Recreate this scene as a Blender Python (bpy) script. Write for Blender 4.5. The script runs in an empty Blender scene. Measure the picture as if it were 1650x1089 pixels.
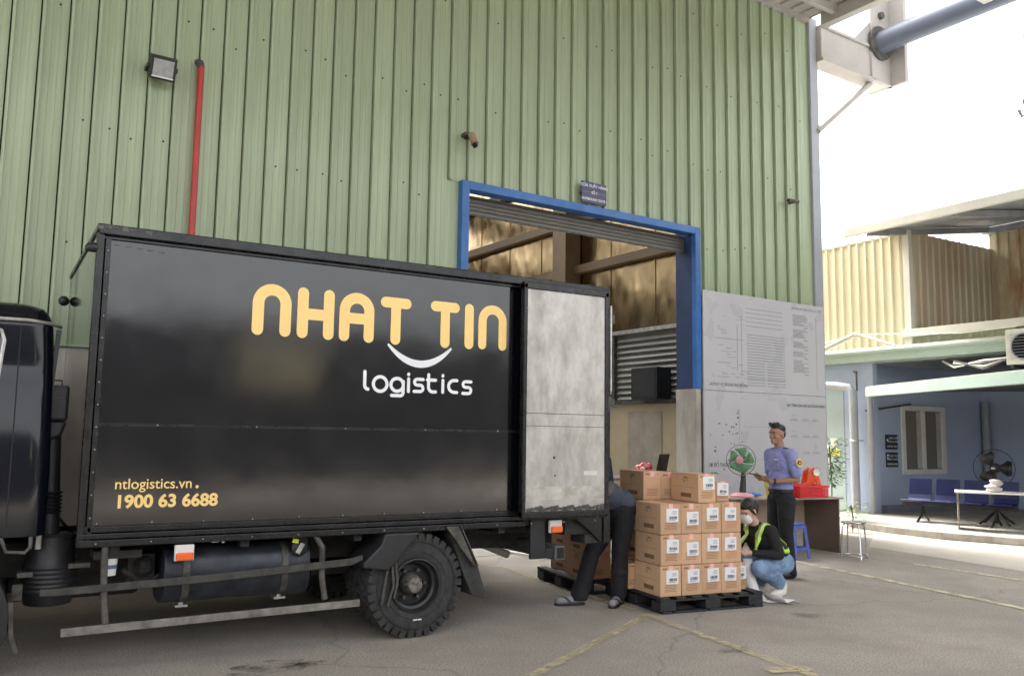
import bpy, bmesh, math, random
from mathutils import Vector, Matrix
random.seed(7)
R = math.radians
S = bpy.context.scene
COL = S.collection

# ------------------------------------------------------------------ camera
YAW, PIT, ROL, HC = 0.5447658, 0.11243842, 0.0148729, 1.55
fw = Vector((math.sin(YAW)*math.cos(PIT), math.cos(YAW)*math.cos(PIT), math.sin(PIT)))
rt = Vector((math.cos(YAW), -math.sin(YAW), 0)); up = rt.cross(fw)
r2 = math.cos(ROL)*rt + math.sin(ROL)*up; u2 = -math.sin(ROL)*rt + math.cos(ROL)*up
cd = bpy.data.cameras.new('camera'); cam = bpy.data.objects.new('camera', cd); COL.objects.link(cam)
m = Matrix((r2, u2, -fw)).transposed().to_4x4(); m.translation = (0, 0, HC); cam.matrix_world = m
cd.sensor_fit = 'HORIZONTAL'; cd.sensor_width = 36; cd.lens = 36*1388.67/1650; cd.clip_end = 1500; cd.clip_start = .05
S.camera = cam
# ------------------------------------------------------------------ light
W = bpy.data.worlds.new('World'); S.world = W; W.use_nodes = True
nt = W.node_tree; nt.nodes.clear()
sky = nt.nodes.new('ShaderNodeTexSky'); sky.sky_type = 'NISHITA'; sky.sun_disc = False
SUN_EL, SUN_AZ = R(55), R(356)      # azimuth clockwise from +Y
sky.sun_elevation = SUN_EL; sky.sun_rotation = SUN_AZ; sky.dust_density = 6; sky.air_density = 1.2; sky.ozone_density = 1
bw = nt.nodes.new('ShaderNodeRGBToBW'); mx = nt.nodes.new('ShaderNodeMix'); mx.data_type = 'RGBA'; mx.inputs[0].default_value = .9
bg = nt.nodes.new('ShaderNodeBackground'); bg.inputs[1].default_value = .15
ow = nt.nodes.new('ShaderNodeOutputWorld')
nt.links.new(sky.outputs[0], bw.inputs[0]); nt.links.new(sky.outputs[0], mx.inputs[6]); nt.links.new(bw.outputs[0], mx.inputs[7])
nt.links.new(mx.outputs[2], bg.inputs[0]); nt.links.new(bg.outputs[0], ow.inputs[0])
sl = bpy.data.lights.new('sun', 'SUN'); sl.energy = .75; sl.angle = R(12); sl.color = (1, .96, .9)
so = bpy.data.objects.new('sun', sl); COL.objects.link(so)
sd = Vector((math.sin(SUN_AZ)*math.cos(SUN_EL), math.cos(SUN_AZ)*math.cos(SUN_EL), math.sin(SUN_EL)))
so.rotation_euler = sd.to_track_quat('Z', 'Y').to_euler(); so.location = (20, -10, 30)
S.view_settings.view_transform = 'Standard'; S.view_settings.look = 'None'; S.view_settings.gamma = 1
S.view_settings.use_curve_mapping = False; S.view_settings.exposure = 2.85
S.render.engine = 'CYCLES'

# ------------------------------------------------------------------ helpers
MATS = {}
def mat(name, col, rough=.6, metal=0, var=.15, vs=3, bump=0, bs=40, col2=None, stretch=(1, 1, 1), rvar=0, spec=.5,
        scr=0, alpha=None, coat=0, wave=0, ws=1, contrast=(.35, .65), emit=None, trans=0, orand=0):
    if name in MATS: return MATS[name]
    M = bpy.data.materials.new(name); M.use_nodes = True; n = M.node_tree.nodes; L = M.node_tree.links
    b = n['Principled BSDF']; b.inputs['Roughness'].default_value = rough; b.inputs['Metallic'].default_value = metal
    b.inputs['Specular IOR Level'].default_value = spec; b.inputs['Coat Weight'].default_value = coat; b.inputs['Coat Roughness'].default_value = .08
    b.inputs['Transmission Weight'].default_value = trans
    c1 = (*col, 1)
    tc = n.new('ShaderNodeTexCoord'); mp = n.new('ShaderNodeMapping'); mp.inputs['Scale'].default_value = stretch
    L.new(tc.outputs['Object'], mp.inputs[0])
    nz = n.new('ShaderNodeTexNoise'); nz.inputs['Scale'].default_value = vs; nz.inputs['Detail'].default_value = 8; nz.inputs['Roughness'].default_value = .65
    L.new(mp.outputs[0], nz.inputs['Vector'])
    rp = n.new('ShaderNodeValToRGB'); rp.color_ramp.elements[0].position = contrast[0]; rp.color_ramp.elements[1].position = contrast[1]
    c2 = (*col2, 1) if col2 else (*[max(0, min(1, v*(1-var))) for v in col], 1)
    c1b = c1 if col2 else (*[max(0, min(1, v*(1+var))) for v in col], 1)
    rp.color_ramp.elements[0].color = c2; rp.color_ramp.elements[1].color = c1b
    L.new(nz.outputs[0], rp.inputs[0])
    out = rp.outputs[0]
    if scr:
        m2 = n.new('ShaderNodeMapping'); m2.inputs['Scale'].default_value = (1.2, 1, 14); m2.inputs['Rotation'].default_value = (0, .12, 0)
        L.new(tc.outputs['Object'], m2.inputs[0])
        n2 = n.new('ShaderNodeTexNoise'); n2.inputs['Scale'].default_value = 3.5; n2.inputs['Detail'].default_value = 12; n2.inputs['Roughness'].default_value = .8
        L.new(m2.outputs[0], n2.inputs['Vector'])
        r3 = n.new('ShaderNodeValToRGB'); r3.color_ramp.elements[0].position = .66; r3.color_ramp.elements[1].position = .76
        L.new(n2.outputs[0], r3.inputs[0])
        ml = n.new('ShaderNodeMath'); ml.operation = 'MULTIPLY'; ml.inputs[1].default_value = scr; L.new(r3.outputs[0], ml.inputs[0])
        mm = n.new('ShaderNodeMix'); mm.data_type = 'RGBA'; L.new(ml.outputs[0], mm.inputs[0]); L.new(out, mm.inputs[6]); mm.inputs[7].default_value = (.45, .43, .4, 1)
        out = mm.outputs[2]
    if orand:
        oi = n.new('ShaderNodeObjectInfo'); mo = n.new('ShaderNodeMapRange'); mo.inputs['To Min'].default_value = 1-orand; mo.inputs['To Max'].default_value = 1+orand
        L.new(oi.outputs['Random'], mo.inputs[0]); mu = n.new('ShaderNodeMix'); mu.data_type = 'RGBA'; mu.blend_type = 'MULTIPLY'; mu.inputs[0].default_value = 1
        L.new(out, mu.inputs[6]); L.new(mo.outputs[0], mu.inputs[7]); out = mu.outputs[2]
    L.new(out, b.inputs['Base Color'])
    if rvar:
        mr = n.new('ShaderNodeMapRange'); mr.inputs['To Min'].default_value = max(0, rough-rvar); mr.inputs['To Max'].default_value = min(1, rough+rvar)
        mr.inputs['From Min'].default_value = .3; mr.inputs['From Max'].default_value = .7
        nr = n.new('ShaderNodeTexNoise'); nr.inputs['Scale'].default_value = vs*1.7; nr.inputs['Detail'].default_value = 6; L.new(mp.outputs[0], nr.inputs['Vector'])
        L.new(nr.outputs[0], mr.inputs[0]); L.new(mr.outputs[0], b.inputs['Roughness'])
    last = None
    if wave:
        nw = n.new('ShaderNodeTexNoise'); nw.inputs['Scale'].default_value = ws; nw.inputs['Detail'].default_value = 2; L.new(mp.outputs[0], nw.inputs['Vector'])
        bw_ = n.new('ShaderNodeBump'); bw_.inputs['Strength'].default_value = 1; bw_.inputs['Distance'].default_value = wave
        L.new(nw.outputs[0], bw_.inputs['Height']); last = bw_
    if bump:
        nb = n.new('ShaderNodeTexNoise'); nb.inputs['Scale'].default_value = bs; nb.inputs['Detail'].default_value = 6; L.new(mp.outputs[0], nb.inputs['Vector'])
        bb = n.new('ShaderNodeBump'); bb.inputs['Strength'].default_value = .6; bb.inputs['Distance'].default_value = bump
        L.new(nb.outputs[0], bb.inputs['Height'])
        if last: L.new(last.outputs[0], bb.inputs['Normal'])
        last = bb
    if last: L.new(last.outputs[0], b.inputs['Normal'])
    if alpha is not None:
        na = n.new('ShaderNodeTexNoise'); na.inputs['Scale'].default_value = alpha[2]; na.inputs['Detail'].default_value = 10; na.inputs['Roughness'].default_value = .7
        L.new(tc.outputs['Object'], na.inputs['Vector'])
        ra = n.new('ShaderNodeMapRange'); ra.inputs['From Min'].default_value = .35; ra.inputs['From Max'].default_value = .65
        ra.inputs['To Min'].default_value = alpha[0]; ra.inputs['To Max'].default_value = alpha[1]; L.new(na.outputs[0], ra.inputs[0]); L.new(ra.outputs[0], b.inputs['Alpha'])
    if emit: b.inputs['Emission Color'].default_value = (*emit[0], 1); b.inputs['Emission Strength'].default_value = emit[1]
    MATS[name] = M; return M

class MB:
    def __init__(s): s.v = []; s.f = []
    def add(s, vs, fs):
        o = len(s.v); s.v += [tuple(v) for v in vs]; s.f += [tuple(i+o for i in f) for f in fs]; return s
    def box(s, x0, x1, y0, y1, z0, z1, rot=None, piv=None):
        vs = [Vector((x, y, z)) for x in (x0, x1) for y in (y0, y1) for z in (z0, z1)]
        if rot is not None:
            p = Vector(piv) if piv else Vector(((x0+x1)/2, (y0+y1)/2, (z0+z1)/2)); vs = [rot @ (v-p)+p for v in vs]
        return s.add(vs, [(0, 1, 3, 2), (4, 6, 7, 5), (0, 4, 5, 1), (2, 3, 7, 6), (0, 2, 6, 4), (1, 5, 7, 3)])
    def prism(s, pts, a, b, ax='y'):     # polygon in the other two axes, extruded a..b along ax
        def P(p, t): return {'x': (t, p[0], p[1]), 'y': (p[0], t, p[1]), 'z': (p[0], p[1], t)}[ax]
        n = len(pts); vs = [P(p, a) for p in pts]+[P(p, b) for p in pts]
        return s.add(vs, [tuple(range(n)), tuple(reversed(range(n, 2*n)))]+[(i, i+n, (i+1) % n+n, (i+1) % n) for i in range(n)])
    def tube(s, path, r, n=8, cap=True):
        path = [Vector(p) for p in path]; k = len(path); rings = []; rs = r if isinstance(r, (list, tuple)) else [r]*k
        pn = None
        for i, p in enumerate(path):
            d = (path[min(i+1, k-1)]-path[max(i-1, 0)]).normalized()
            if pn is None: q = Vector((0, 0, 1)) if abs(d.z) < .9 else Vector((1, 0, 0)); a = d.cross(q).normalized()
            else: a = (pn-d*pn.dot(d)).normalized()
            pn = a; b = d.cross(a); rings.append([p+rs[i]*(math.cos(2*math.pi*j/n)*a+math.sin(2*math.pi*j/n)*b) for j in range(n)])
        vs = [v for rg in rings for v in rg]; fs = []
        for i in range(k-1):
            for j in range(n): fs.append((i*n+j, i*n+(j+1) % n, (i+1)*n+(j+1) % n, (i+1)*n+j))
        if cap: fs += [tuple(reversed(range(n))), tuple(range((k-1)*n, k*n))]
        return s.add(vs, fs)
    def lathe(s, prof, c=(0, 0, 0), ax='z', n=24, closed=False, cap=True):   # prof: (radius, height)
        vs = []; fs = []; k = len(prof)
        for r, h in prof:
            for j in range(n):
                a = 2*math.pi*j/n; x, y = r*math.cos(a), r*math.sin(a)
                p = {'z': (x, y, h), 'y': (x, h, y), 'x': (h, x, y)}[ax]; vs.append((p[0]+c[0], p[1]+c[1], p[2]+c[2]))
        for i in range(k-1 if not closed else k):
            for j in range(n): fs.append((i*n+j, i*n+(j+1) % n, ((i+1) % k)*n+(j+1) % n, ((i+1) % k)*n+j))
        if not closed and cap:
            if prof[0][0] > 1e-4: fs.append(tuple(reversed(range(n))))
            if prof[-1][0] > 1e-4: fs.append(tuple(range((k-1)*n, k*n)))
        return s.add(vs, fs)
    def ball(s, c, r, n=12):
        rr = r if isinstance(r, (list, tuple)) else (r, r, r); vs = []; fs = []; h = n//2
        for i in range(h+1):
            t = math.pi*i/h
            for j in range(n): a = 2*math.pi*j/n; vs.append((c[0]+rr[0]*math.sin(t)*math.cos(a), c[1]+rr[1]*math.sin(t)*math.sin(a), c[2]+rr[2]*math.cos(t)))
        for i in range(h):
            for j in range(n): fs.append((i*n+j, (i+1)*n+j, (i+1)*n+(j+1) % n, i*n+(j+1) % n))
        return s.add(vs, fs)
    def xf(s, mtx): s.v = [tuple(mtx @ Vector(v)) for v in s.v]; return s
    def build(s, name, M, parent=None, smooth=False, bevel=0, seg=2, loc=None, rotz=None, rot=None):
        me = bpy.data.meshes.new(name); me.from_pydata(s.v, [], s.f)
        bm = bmesh.new(); bm.from_mesh(me); bmesh.ops.remove_doubles(bm, verts=bm.verts, dist=1e-6) if smooth else None
        bmesh.ops.recalc_face_normals(bm, faces=bm.faces); bm.to_mesh(me); bm.free()
        if M: me.materials.append(M)
        o = bpy.data.objects.new(name, me); COL.objects.link(o)
        if parent: o.parent = parent
        if smooth:
            me.shade_smooth() if hasattr(me, 'shade_smooth') else None
            me.set_sharp_from_angle(angle=R(38)) if hasattr(me, 'set_sharp_from_angle') else None
        if bevel:
            b = o.modifiers.new('bevel', 'BEVEL'); b.width = bevel; b.segments = seg; b.limit_method = 'ANGLE'; b.angle_limit = R(40)
        if loc: o.location = loc
        if rotz is not None: o.rotation_euler = (0, 0, rotz)
        if rot is not None: o.rotation_euler = rot
        return o
def tag(o, label=None, cat=None, group=None, kind=None):
    if label: o['label'] = label
    if cat: o['category'] = cat
    if group: o['group'] = group
    if kind: o['kind'] = kind
    return o
def empty(name, label, cat, loc=(0, 0, 0), rotz=0, group=None):
    o = bpy.data.objects.new(name, None); COL.objects.link(o); o.location = loc; o.rotation_euler = (0, 0, rotz); o.empty_display_size = .2
    return tag(o, label, cat, group)
def clone(o, parent=None):
    c = o.copy(); COL.objects.link(c)
    if parent: c.parent = parent
    for ch in o.children: clone(ch, c)
    return c
def textmesh(name, body, size, M, parent=None, ext=.001, align='LEFT', mtx=None, sx=1, bold=0):
    cu = bpy.data.curves.new(name, 'FONT'); cu.body = body; cu.size = size; cu.extrude = ext; cu.align_x = align; cu.offset = bold; cu.resolution_u = 4
    t = bpy.data.objects.new(name+'_src', cu); COL.objects.link(t); dg = bpy.context.evaluated_depsgraph_get()
    me = bpy.data.meshes.new_from_object(t.evaluated_get(dg)); bpy.data.objects.remove(t)
    me.name = name; me.materials.clear(); me.materials.append(M)
    # text stands in the xz plane, facing -y
    me.transform(Matrix.Rotation(R(90), 4, 'X') @ Matrix.Scale(sx, 4, (1, 0, 0)))
    if mtx: me.transform(mtx)
    o = bpy.data.objects.new(name, me); COL.objects.link(o)
    if parent: o.parent = parent
    return o

# ------------------------------------------------------------------ materials
asphalt = mat('asphalt_worn', (.145, .13, .113), .85, var=.25, vs=.5, bump=.004, bs=90, contrast=(.3, .7))
# richer ground: aggregate speckle, oil stains
def ground_mat(name, base, dark, speck, stains=True):
    M = mat(name, base, .88, var=.12, vs=.35, bump=.003, bs=120); n = M.node_tree.nodes; L = M.node_tree.links; b = n['Principled BSDF']
    src = b.inputs['Base Color'].links[0].from_socket; tc = n.new('ShaderNodeTexCoord')
    v = n.new('ShaderNodeTexNoise'); v.inputs['Scale'].default_value = 70; v.inputs['Detail'].default_value = 4; L.new(tc.outputs['Object'], v.inputs['Vector'])
    mr = n.new('ShaderNodeMapRange'); mr.inputs['From Min'].default_value = .3; mr.inputs['From Max'].default_value = .7; mr.inputs['To Min'].default_value = 1-speck; mr.inputs['To Max'].default_value = 1+speck
    L.new(v.outputs[0], mr.inputs[0])
    mul = n.new('ShaderNodeMix'); mul.data_type = 'RGBA'; mul.blend_type = 'MULTIPLY'; mul.inputs[0].default_value = 1
    L.new(src, mul.inputs[6]); L.new(mr.outputs[0], mul.inputs[7]); out = mul.outputs[2]
    v2 = n.new('ShaderNodeTexNoise'); v2.inputs['Scale'].default_value = 1.6; v2.inputs['Detail'].default_value = 9; v2.inputs['Roughness'].default_value = .6; L.new(tc.outputs['Object'], v2.inputs['Vector'])
    r_ = n.new('ShaderNodeMapRange'); r_.inputs['From Min'].default_value = .42; r_.inputs['From Max'].default_value = .66; r_.inputs['To Min'].default_value = 0; r_.inputs['To Max'].default_value = .5
    L.new(v2.outputs[0], r_.inputs[0])
    mx2 = n.new('ShaderNodeMix'); mx2.data_type = 'RGBA'; L.new(r_.outputs[0], mx2.inputs[0]); L.new(out, mx2.inputs[6]); mx2.inputs[7].default_value = (*dark, 1); out = mx2.outputs[2]
    if stains:
        v3 = n.new('ShaderNodeTexVoronoi'); v3.inputs['Scale'].default_value = 1.1; v3.inputs['Randomness'].default_value = 1
        nn = n.new('ShaderNodeTexNoise'); nn.inputs['Scale'].default_value = 2.5; nn.inputs['Detail'].default_value = 6; L.new(tc.outputs['Object'], nn.inputs['Vector'])
        mv = n.new('ShaderNodeMix'); mv.data_type = 'RGBA'; mv.inputs[0].default_value = .35; L.new(tc.outputs['Object'], mv.inputs[6]); L.new(nn.outputs['Color'], mv.inputs[7]); L.new(mv.outputs[2], v3.inputs['Vector'])
        r4 = n.new('ShaderNodeMapRange'); r4.inputs['From Min'].default_value = .16; r4.inputs['From Max'].default_value = .07; r4.inputs['To Max'].default_value = .55; L.new(v3.outputs['Distance'], r4.inputs[0])
        m4 = n.new('ShaderNodeMix'); m4.data_type = 'RGBA'; L.new(r4.outputs[0], m4.inputs[0]); L.new(out, m4.inputs[6]); m4.inputs[7].default_value = (.035, .03, .027, 1); out = m4.outputs[2]
    if stains:
        vc = n.new('ShaderNodeTexVoronoi'); vc.feature = 'DISTANCE_TO_EDGE'; vc.inputs['Scale'].default_value = .45; L.new(mv.outputs[2], vc.inputs['Vector'])
        rc = n.new('ShaderNodeMapRange'); rc.inputs['From Min'].default_value = .006; rc.inputs['From Max'].default_value = .001; rc.inputs['To Max'].default_value = .3; L.new(vc.outputs['Distance'], rc.inputs[0])
        mc = n.new('ShaderNodeMix'); mc.data_type = 'RGBA'; L.new(rc.outputs[0], mc.inputs[0]); L.new(out, mc.inputs[6]); mc.inputs[7].default_value = (.09, .08, .07, 1); out = mc.outputs[2]
    L.new(out, b.inputs['Base Color']); return M
asphalt = ground_mat('yard_asphalt', (.37, .33, .285), (.27, .238, .203), .42)
apron = ground_mat('concrete_apron', (.52, .475, .4), (.42, .38, .32), .12, False)
green = mat('green_cladding', (.39, .465, .31), .4, col2=(.28, .33, .205), contrast=(.22, .62), orand=.06, vs=2.6, stretch=(5, 5, .22), bump=.0004, bs=60, rvar=.08, metal=0)
basewall = mat('white_base_wall', (.55, .53, .48), .8, col2=(.3, .27, .23), vs=1.6, stretch=(2, 2, .5), bump=.002, bs=30)
blue = mat('blue_paint', (.03, .135, .4), .4, var=.15, vs=4, rvar=.1)
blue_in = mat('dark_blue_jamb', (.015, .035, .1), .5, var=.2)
whiteboard = mat('white_board', (.5, .5, .525), .3, var=.03, vs=1.2, rvar=.05)
print_grey = mat('faded_print', (.27, .27, .3), .6); print_dark = mat('dark_print', (.08, .08, .09), .6)
redp = mat('red_pipe', (.42, .03, .025), .38, var=.15)
black = mat('black_plastic', (.018, .018, .02), .45, var=.3, bump=.0006); blackm = mat('black_metal', (.02, .02, .022), .5, var=.4, vs=8, bump=.0008)
chassis = mat('chassis_grime', (.03, .028, .026), .75, var=.5, vs=9, bump=.002, bs=30)
dusty = mat('dusty_steel', (.14, .13, .115), .6, metal=.4, col2=(.05, .047, .043), vs=14, bump=.0012, bs=60)
truckblk = mat('glossy_black_panel', (.0025, .0028, .0042), .115, var=.3, vs=2, rvar=.035, wave=.004, ws=1.3, scr=.16, spec=.75, bump=.00015, bs=14)
truckfront = mat('glossy_black_front', (.004, .004, .005), .06, var=.3, vs=2, wave=.003, ws=1.1, spec=.9, coat=.6)
trim = mat('scuffed_black_trim', (.018, .018, .02), .28, metal=.2, col2=(.006, .006, .007), vs=5, scr=.35, rvar=.1)
cabpaint = mat('black_cab_paint', (.004, .005, .009), .09, var=.1, coat=0, spec=.42)
steel = mat('scratched_steel', (.54, .53, .5), .48, metal=.55, col2=(.3, .28, .25), stretch=(1.6, 1.6, .8), vs=4.5, bump=.0012, bs=14, rvar=.1, contrast=(.25, .62), scr=.8, wave=.006, ws=3)
chrome = mat('chrome', (.7, .7, .7), .15, metal=1); alum = mat('dull_aluminium', (.5, .49, .47), .4, metal=.8, var=.3, vs=9)
yellow = mat('yellow_decal', (.95, .66, .24), .45, var=.03); white = mat('white_decal', (.82, .82, .85), .45, var=.03)
rubber = mat('tyre_rubber', (.05, .049, .047), .82, col2=(.022, .022, .022), vs=14, bump=.0015, bs=50)
rimm = mat('black_rim', (.022, .022, .023), .45, var=.4, vs=12, bump=.0008)
hubm = mat('dusty_hub', (.3, .28, .25), .6, metal=.5, col2=(.08, .07, .065), vs=30, bump=.002, bs=60)
tankm = mat('tank_paint', (.045, .05, .065), .42, metal=.3, col2=(.02, .022, .03), vs=6, bump=.0006, rvar=.12)
orange = mat('orange_lens', (.9, .14, .02), .25, var=.1); whitep = mat('white_plastic', (.75, .74, .7), .4, var=.06)
tagy = mat('lime_tag', (.7, .8, .05), .5)
card = mat('cardboard', (.58, .365, .22), .85, var=.1, orand=.1, vs=4, bump=.0005, bs=50)
card2 = mat('cardboard_tan', (.58, .37, .22), .85, var=.07, vs=2.5, bump=.0005, bs=50)
cardprint = mat('cardboard_print', (.2, .11, .06), .85, var=.2, vs=20); pinktape = mat('pink_tape', (.85, .47, .42), .35, var=.05); redprint = mat('red_carton_print', (.62, .18, .1), .8)
labelw = mat('label_paper', (.78, .78, .8), .6, var=.02); barc = mat('barcode_ink', (.06, .06, .08), .7)
pallet_m = mat('black_pallet_plastic', (.022, .024, .028), .55, var=.4, vs=7, bump=.001)
bluewall = mat('blue_wall', (.42, .5, .66), .85, var=.06, vs=1, bump=.0008, bs=30)
tealdoor = mat('pale_teal_panel', (.36, .46, .48), .6, var=.04)
yellowclad = mat('yellow_cladding', (.7, .68, .5), .55, col2=(.64, .57, .39), vs=1.8, stretch=(2, 2, .25), contrast=(.3, .62))
rustclad = mat('rusty_cladding', (.62, .58, .38), .65, col2=(.42, .24, .13), vs=1.7, stretch=(1.6, 1.6, .3), contrast=(.4, .6))
eave = mat('mint_gutter', (.33, .43, .37), .5, var=.07, vs=2); creamtrim = mat('cream_trim', (.68, .67, .6), .55, var=.05)
roofg = mat('grey_roof_sheet', (.34, .35, .37), .6, var=.15); palesheet = mat('pale_roof_sheet', (.5, .52, .42), .6, col2=(.3, .3, .27), vs=2)
greypipe = mat('grey_pipe', (.33, .35, .38), .5, var=.06); conc = mat('porch_concrete', (.4, .38, .33), .85, col2=(.25, .23, .2), vs=4, bump=.002, bs=30)
gold = mat('foil_insulation', (.42, .31, .17), .2, metal=1, var=.06, vs=2, wave=.05, ws=1.1, stretch=(1, 1, .6), rvar=.06)
cream = mat('cream_partition', (.5, .42, .28), .7, var=.05); brown = mat('brown_column', (.2, .14, .075), .5, var=.1)
louv = mat('grey_louvre', (.5, .5, .46), .5, var=.06); darkgap = mat('dark_backing', (.02, .02, .02), .9); shutm = mat('shutter_steel', (.15, .14, .125), .45, metal=.5, var=.08)
floorin = mat('warehouse_floor', (.3, .28, .25), .5, var=.08); beige = mat('beige_beam', (.4, .375, .345), .6, var=.07); tubem = mat('blue_grey_tube', (.09, .105, .14), .5, var=.07)
skin = mat('skin', (.36, .2, .13), .55, var=.06, spec=.3); skin2 = mat('fair_skin', (.6, .37, .27), .55, var=.05, spec=.3); hair = mat('dark_hair', (.018, .014, .012), .5, var=.4, vs=30, bump=.003, bs=90)
shirt_m = mat('lilac_blue_shirt', (.27, .29, .56), .85, var=.1, vs=9, wave=.03, ws=11); pants_m = mat('black_trousers', (.013, .013, .016), .85, var=.3, wave=.03, ws=8)
jeans_m = mat('blue_jeans', (.2, .3, .46), .85, var=.28, vs=9, wave=.035, ws=11, bump=.0006, bs=200); blackknit = mat('black_sweater', (.012, .012, .013), .85, var=.2, wave=.01, ws=12)
slate_m = mat('slate_shirt', (.05, .06, .085), .85, var=.12, wave=.015, ws=9); hiviz = mat('lime_strap', (.5, .85, .06), .5, var=.05); silver_tape = mat('reflective_tape', (.6, .62, .62), .3, metal=.3)
desk_m = mat('desk_laminate', (.42, .33, .25), .45, var=.1, vs=5, stretch=(1, 1, 5)); desk_d = mat('brown_side_panel', (.16, .115, .09), .5, var=.08); sneaker = mat('white_sneaker', (.72, .68, .62), .6)
fang = mat('green_fan_blade', (.2, .5, .24), .3, trans=.35); pink = mat('pink_plastic', (.75, .35, .38), .4); bluep = mat('blue_stool_plastic', (.1, .16, .55), .4); bluec = mat('blue_cloth', (.04, .2, .6), .7)
redpl = mat('red_basket_plastic', (.75, .04, .05), .35); orangem = mat('orange_enamel', (.85, .1, .02), .35); yelp = mat('yellow_jar', (.62, .52, .16), .45); navyseat = mat('navy_seat', (.008, .014, .085), .35)
signblk = mat('sign_face_dark', (.06, .055, .14), .4); signblk2 = mat('small_sign_black', (.012, .015, .035), .4); glassd = mat('curtained_pane', (.2, .18, .14), .15, var=.06, vs=2, stretch=(6, 6, .3))
leaf_m = mat('leaf', (.06, .14, .04), .5, var=.3, vs=20); leaf_y = mat('young_leaf', (.2, .32, .05), .5, var=.25, vs=20); paper = mat('white_paper', (.75, .74, .73), .8, var=.03)
linep = mat('worn_yellow_paint', (.66, .56, .34), .8, alpha=(.0, .85, 9)); linew = mat('worn_white_paint', (.72, .64, .44), .8, alpha=(.3, 1, 7)); stainm = mat('oil_stain', (.05, .043, .037), .5, alpha=(-.35, .62, 5))
oppw = mat('opposite_wall_grey', (.035, .035, .038), .7, var=.2); oppy = mat('opposite_cream', (.3, .265, .17), .7, var=.1)

# ------------------------------------------------------------------ ground
g = MB(); g.add([(-500, -500, 0), (500, -500, 0), (500, 500, 0), (-500, 500, 0)], [(0, 1, 2, 3)])
tag(g.build('ground', asphalt), kind='structure')
def sheet(name, pts, z, M, label=None):
    g = MB(); g.add([(x, y, z) for x, y in pts], [tuple(range(len(pts)))]); o = g.build(name, M); return tag(o, kind='structure')
sheet('concrete_apron', [(10.55, -40), (60, -40), (60, 40), (13.1, 40), (12.7, 9.3), (11.2, 8.3), (10.9, 6)], .004, apron)
def line(name, a, b, w, M, z=.008):
    a = Vector((*a, 0)); b = Vector((*b, 0)); d = (b-a).normalized(); q = Vector((-d.y, d.x, 0))*w/2
    sheet(name, [tuple((a+q)[:2]), tuple((b+q)[:2]), tuple((b-q)[:2]), tuple((a-q)[:2])], z, M)
line('painted_line', (5.08, 6.05), (4.78, 3.9), .09, linep); line('painted_line', (5.3, 9.0), (5.10, 6.2), .09, linep)
line('painted_line', (3.1, 4.84), (5.05, 6.0), .08, linep, .010); line('painted_line', (8.98, 7.8), (8.15, 2.8), .1, linew)
line('painted_line', (4.6, 4.22), (4.92, 4.12), .13, linep, .012)
line('painted_line', (10.2, 6.9), (10.0, 2.4), .08, linew)
def blob2(name, c, rx, ry, M, z, seed, rot=0):
    random.seed(seed); pts = []
    ph = [random.uniform(0, 6.28) for _ in range(5)]
    for i in range(64):
        a = 2*math.pi*i/64; k = .9+sum(math.sin(a*(j+2)+ph[j])*.16/(j*.6+1) for j in range(5)); x, y = rx*k*math.cos(a), ry*k*math.sin(a)
        pts.append((c[0]+x*math.cos(rot)-y*math.sin(rot), c[1]+x*math.sin(rot)+y*math.cos(rot)))
    sheet(name, pts, z, M)
blob2('oil_stain', (.75, 5.85), .42, .16, stainm, .006, 3); blob2('oil_stain', (1.42, 5.75), .25, .1, stainm, .006, 4); blob2('oil_stain', (1.75, 5.9), .3, .14, stainm, .006, 5)
blob2('oil_stain', (.35, 5.75), .35, .12, stainm, .0065, 6); blob2('oil_stain', (4.85, 4.75), .16, .09, stainm, .006, 8); blob2('oil_stain', (2.0, 5.85), .12, .05, stainm, .0065, 9)

# ------------------------------------------------------------------ warehouse (local x along wall, y inwards, z up)
WY = 0.04382415; D0 = 9.4
Wd = Vector((math.cos(WY), math.sin(WY), 0)); Wn = Vector((-math.sin(WY), math.cos(WY), 0))
def WP(s, d, z): return tuple(Wd*s+Wn*(D0+d)+Vector((0, 0, z)))
wh = empty('warehouse', 'large warehouse in green ribbed sheet cladding with a blue framed gate', 'warehouse', WP(0, 0, 0), WY)
DX0, DX1, DZ = 5.53, 9.60, 4.69; WT = 9.05; WR = 12.56; ZB = 2.36
# rib positions
ribs = []; s = .34+.1
x = .34
left = [x-.254*i for i in range(1, 28)][::-1]
xs = left[:]; cur = x
while cur < WR-.2:
    xs.append(cur); cur += .254+(.036*max(0, min(1, (cur-3)/4)))
xs.append(WR-.02)
pans = {}
def panel(w, z0, z1):
    key = (round(w, 3), round(z0, 2), round(z1, 2))
    if key in pans: return pans[key]
    r0 = .05; prof = [(.013, .03), (.014, -r0), (.040, -r0), (.046, 0), (.046+(w-.046)*.33-.006, 0), (.040+(w-.04)*.33, -.0035), (.040+(w-.04)*.33+.006, 0),
                       (.040+(w-.04)*.66-.006, 0), (.040+(w-.04)*.66, -.0035), (.040+(w-.04)*.66+.006, 0), (w, 0)]  # open slot left of each rib stands in for its shaded face
    k = len(prof); me = bpy.data.meshes.new('wall_panel')
    me.from_pydata([(a, b, z0) for a, b in prof]+[(a, b, z1) for a, b in prof], [], [(i, i+1, i+1+k, i+k) for i in range(k-1)])
    me.materials.append(green); pans[key] = me; return me
for i in range(len(xs)-1):
    w = xs[i+1]-xs[i]; z0 = ZB
    if xs[i]+w > DX0-.02 and xs[i] < DX1: z0 = DZ+.1
    o = bpy.data.objects.new('wall_panel', panel(w, z0, WT)); COL.objects.link(o); o.parent = wh; o.location = (xs[i], 0, 0)
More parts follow.
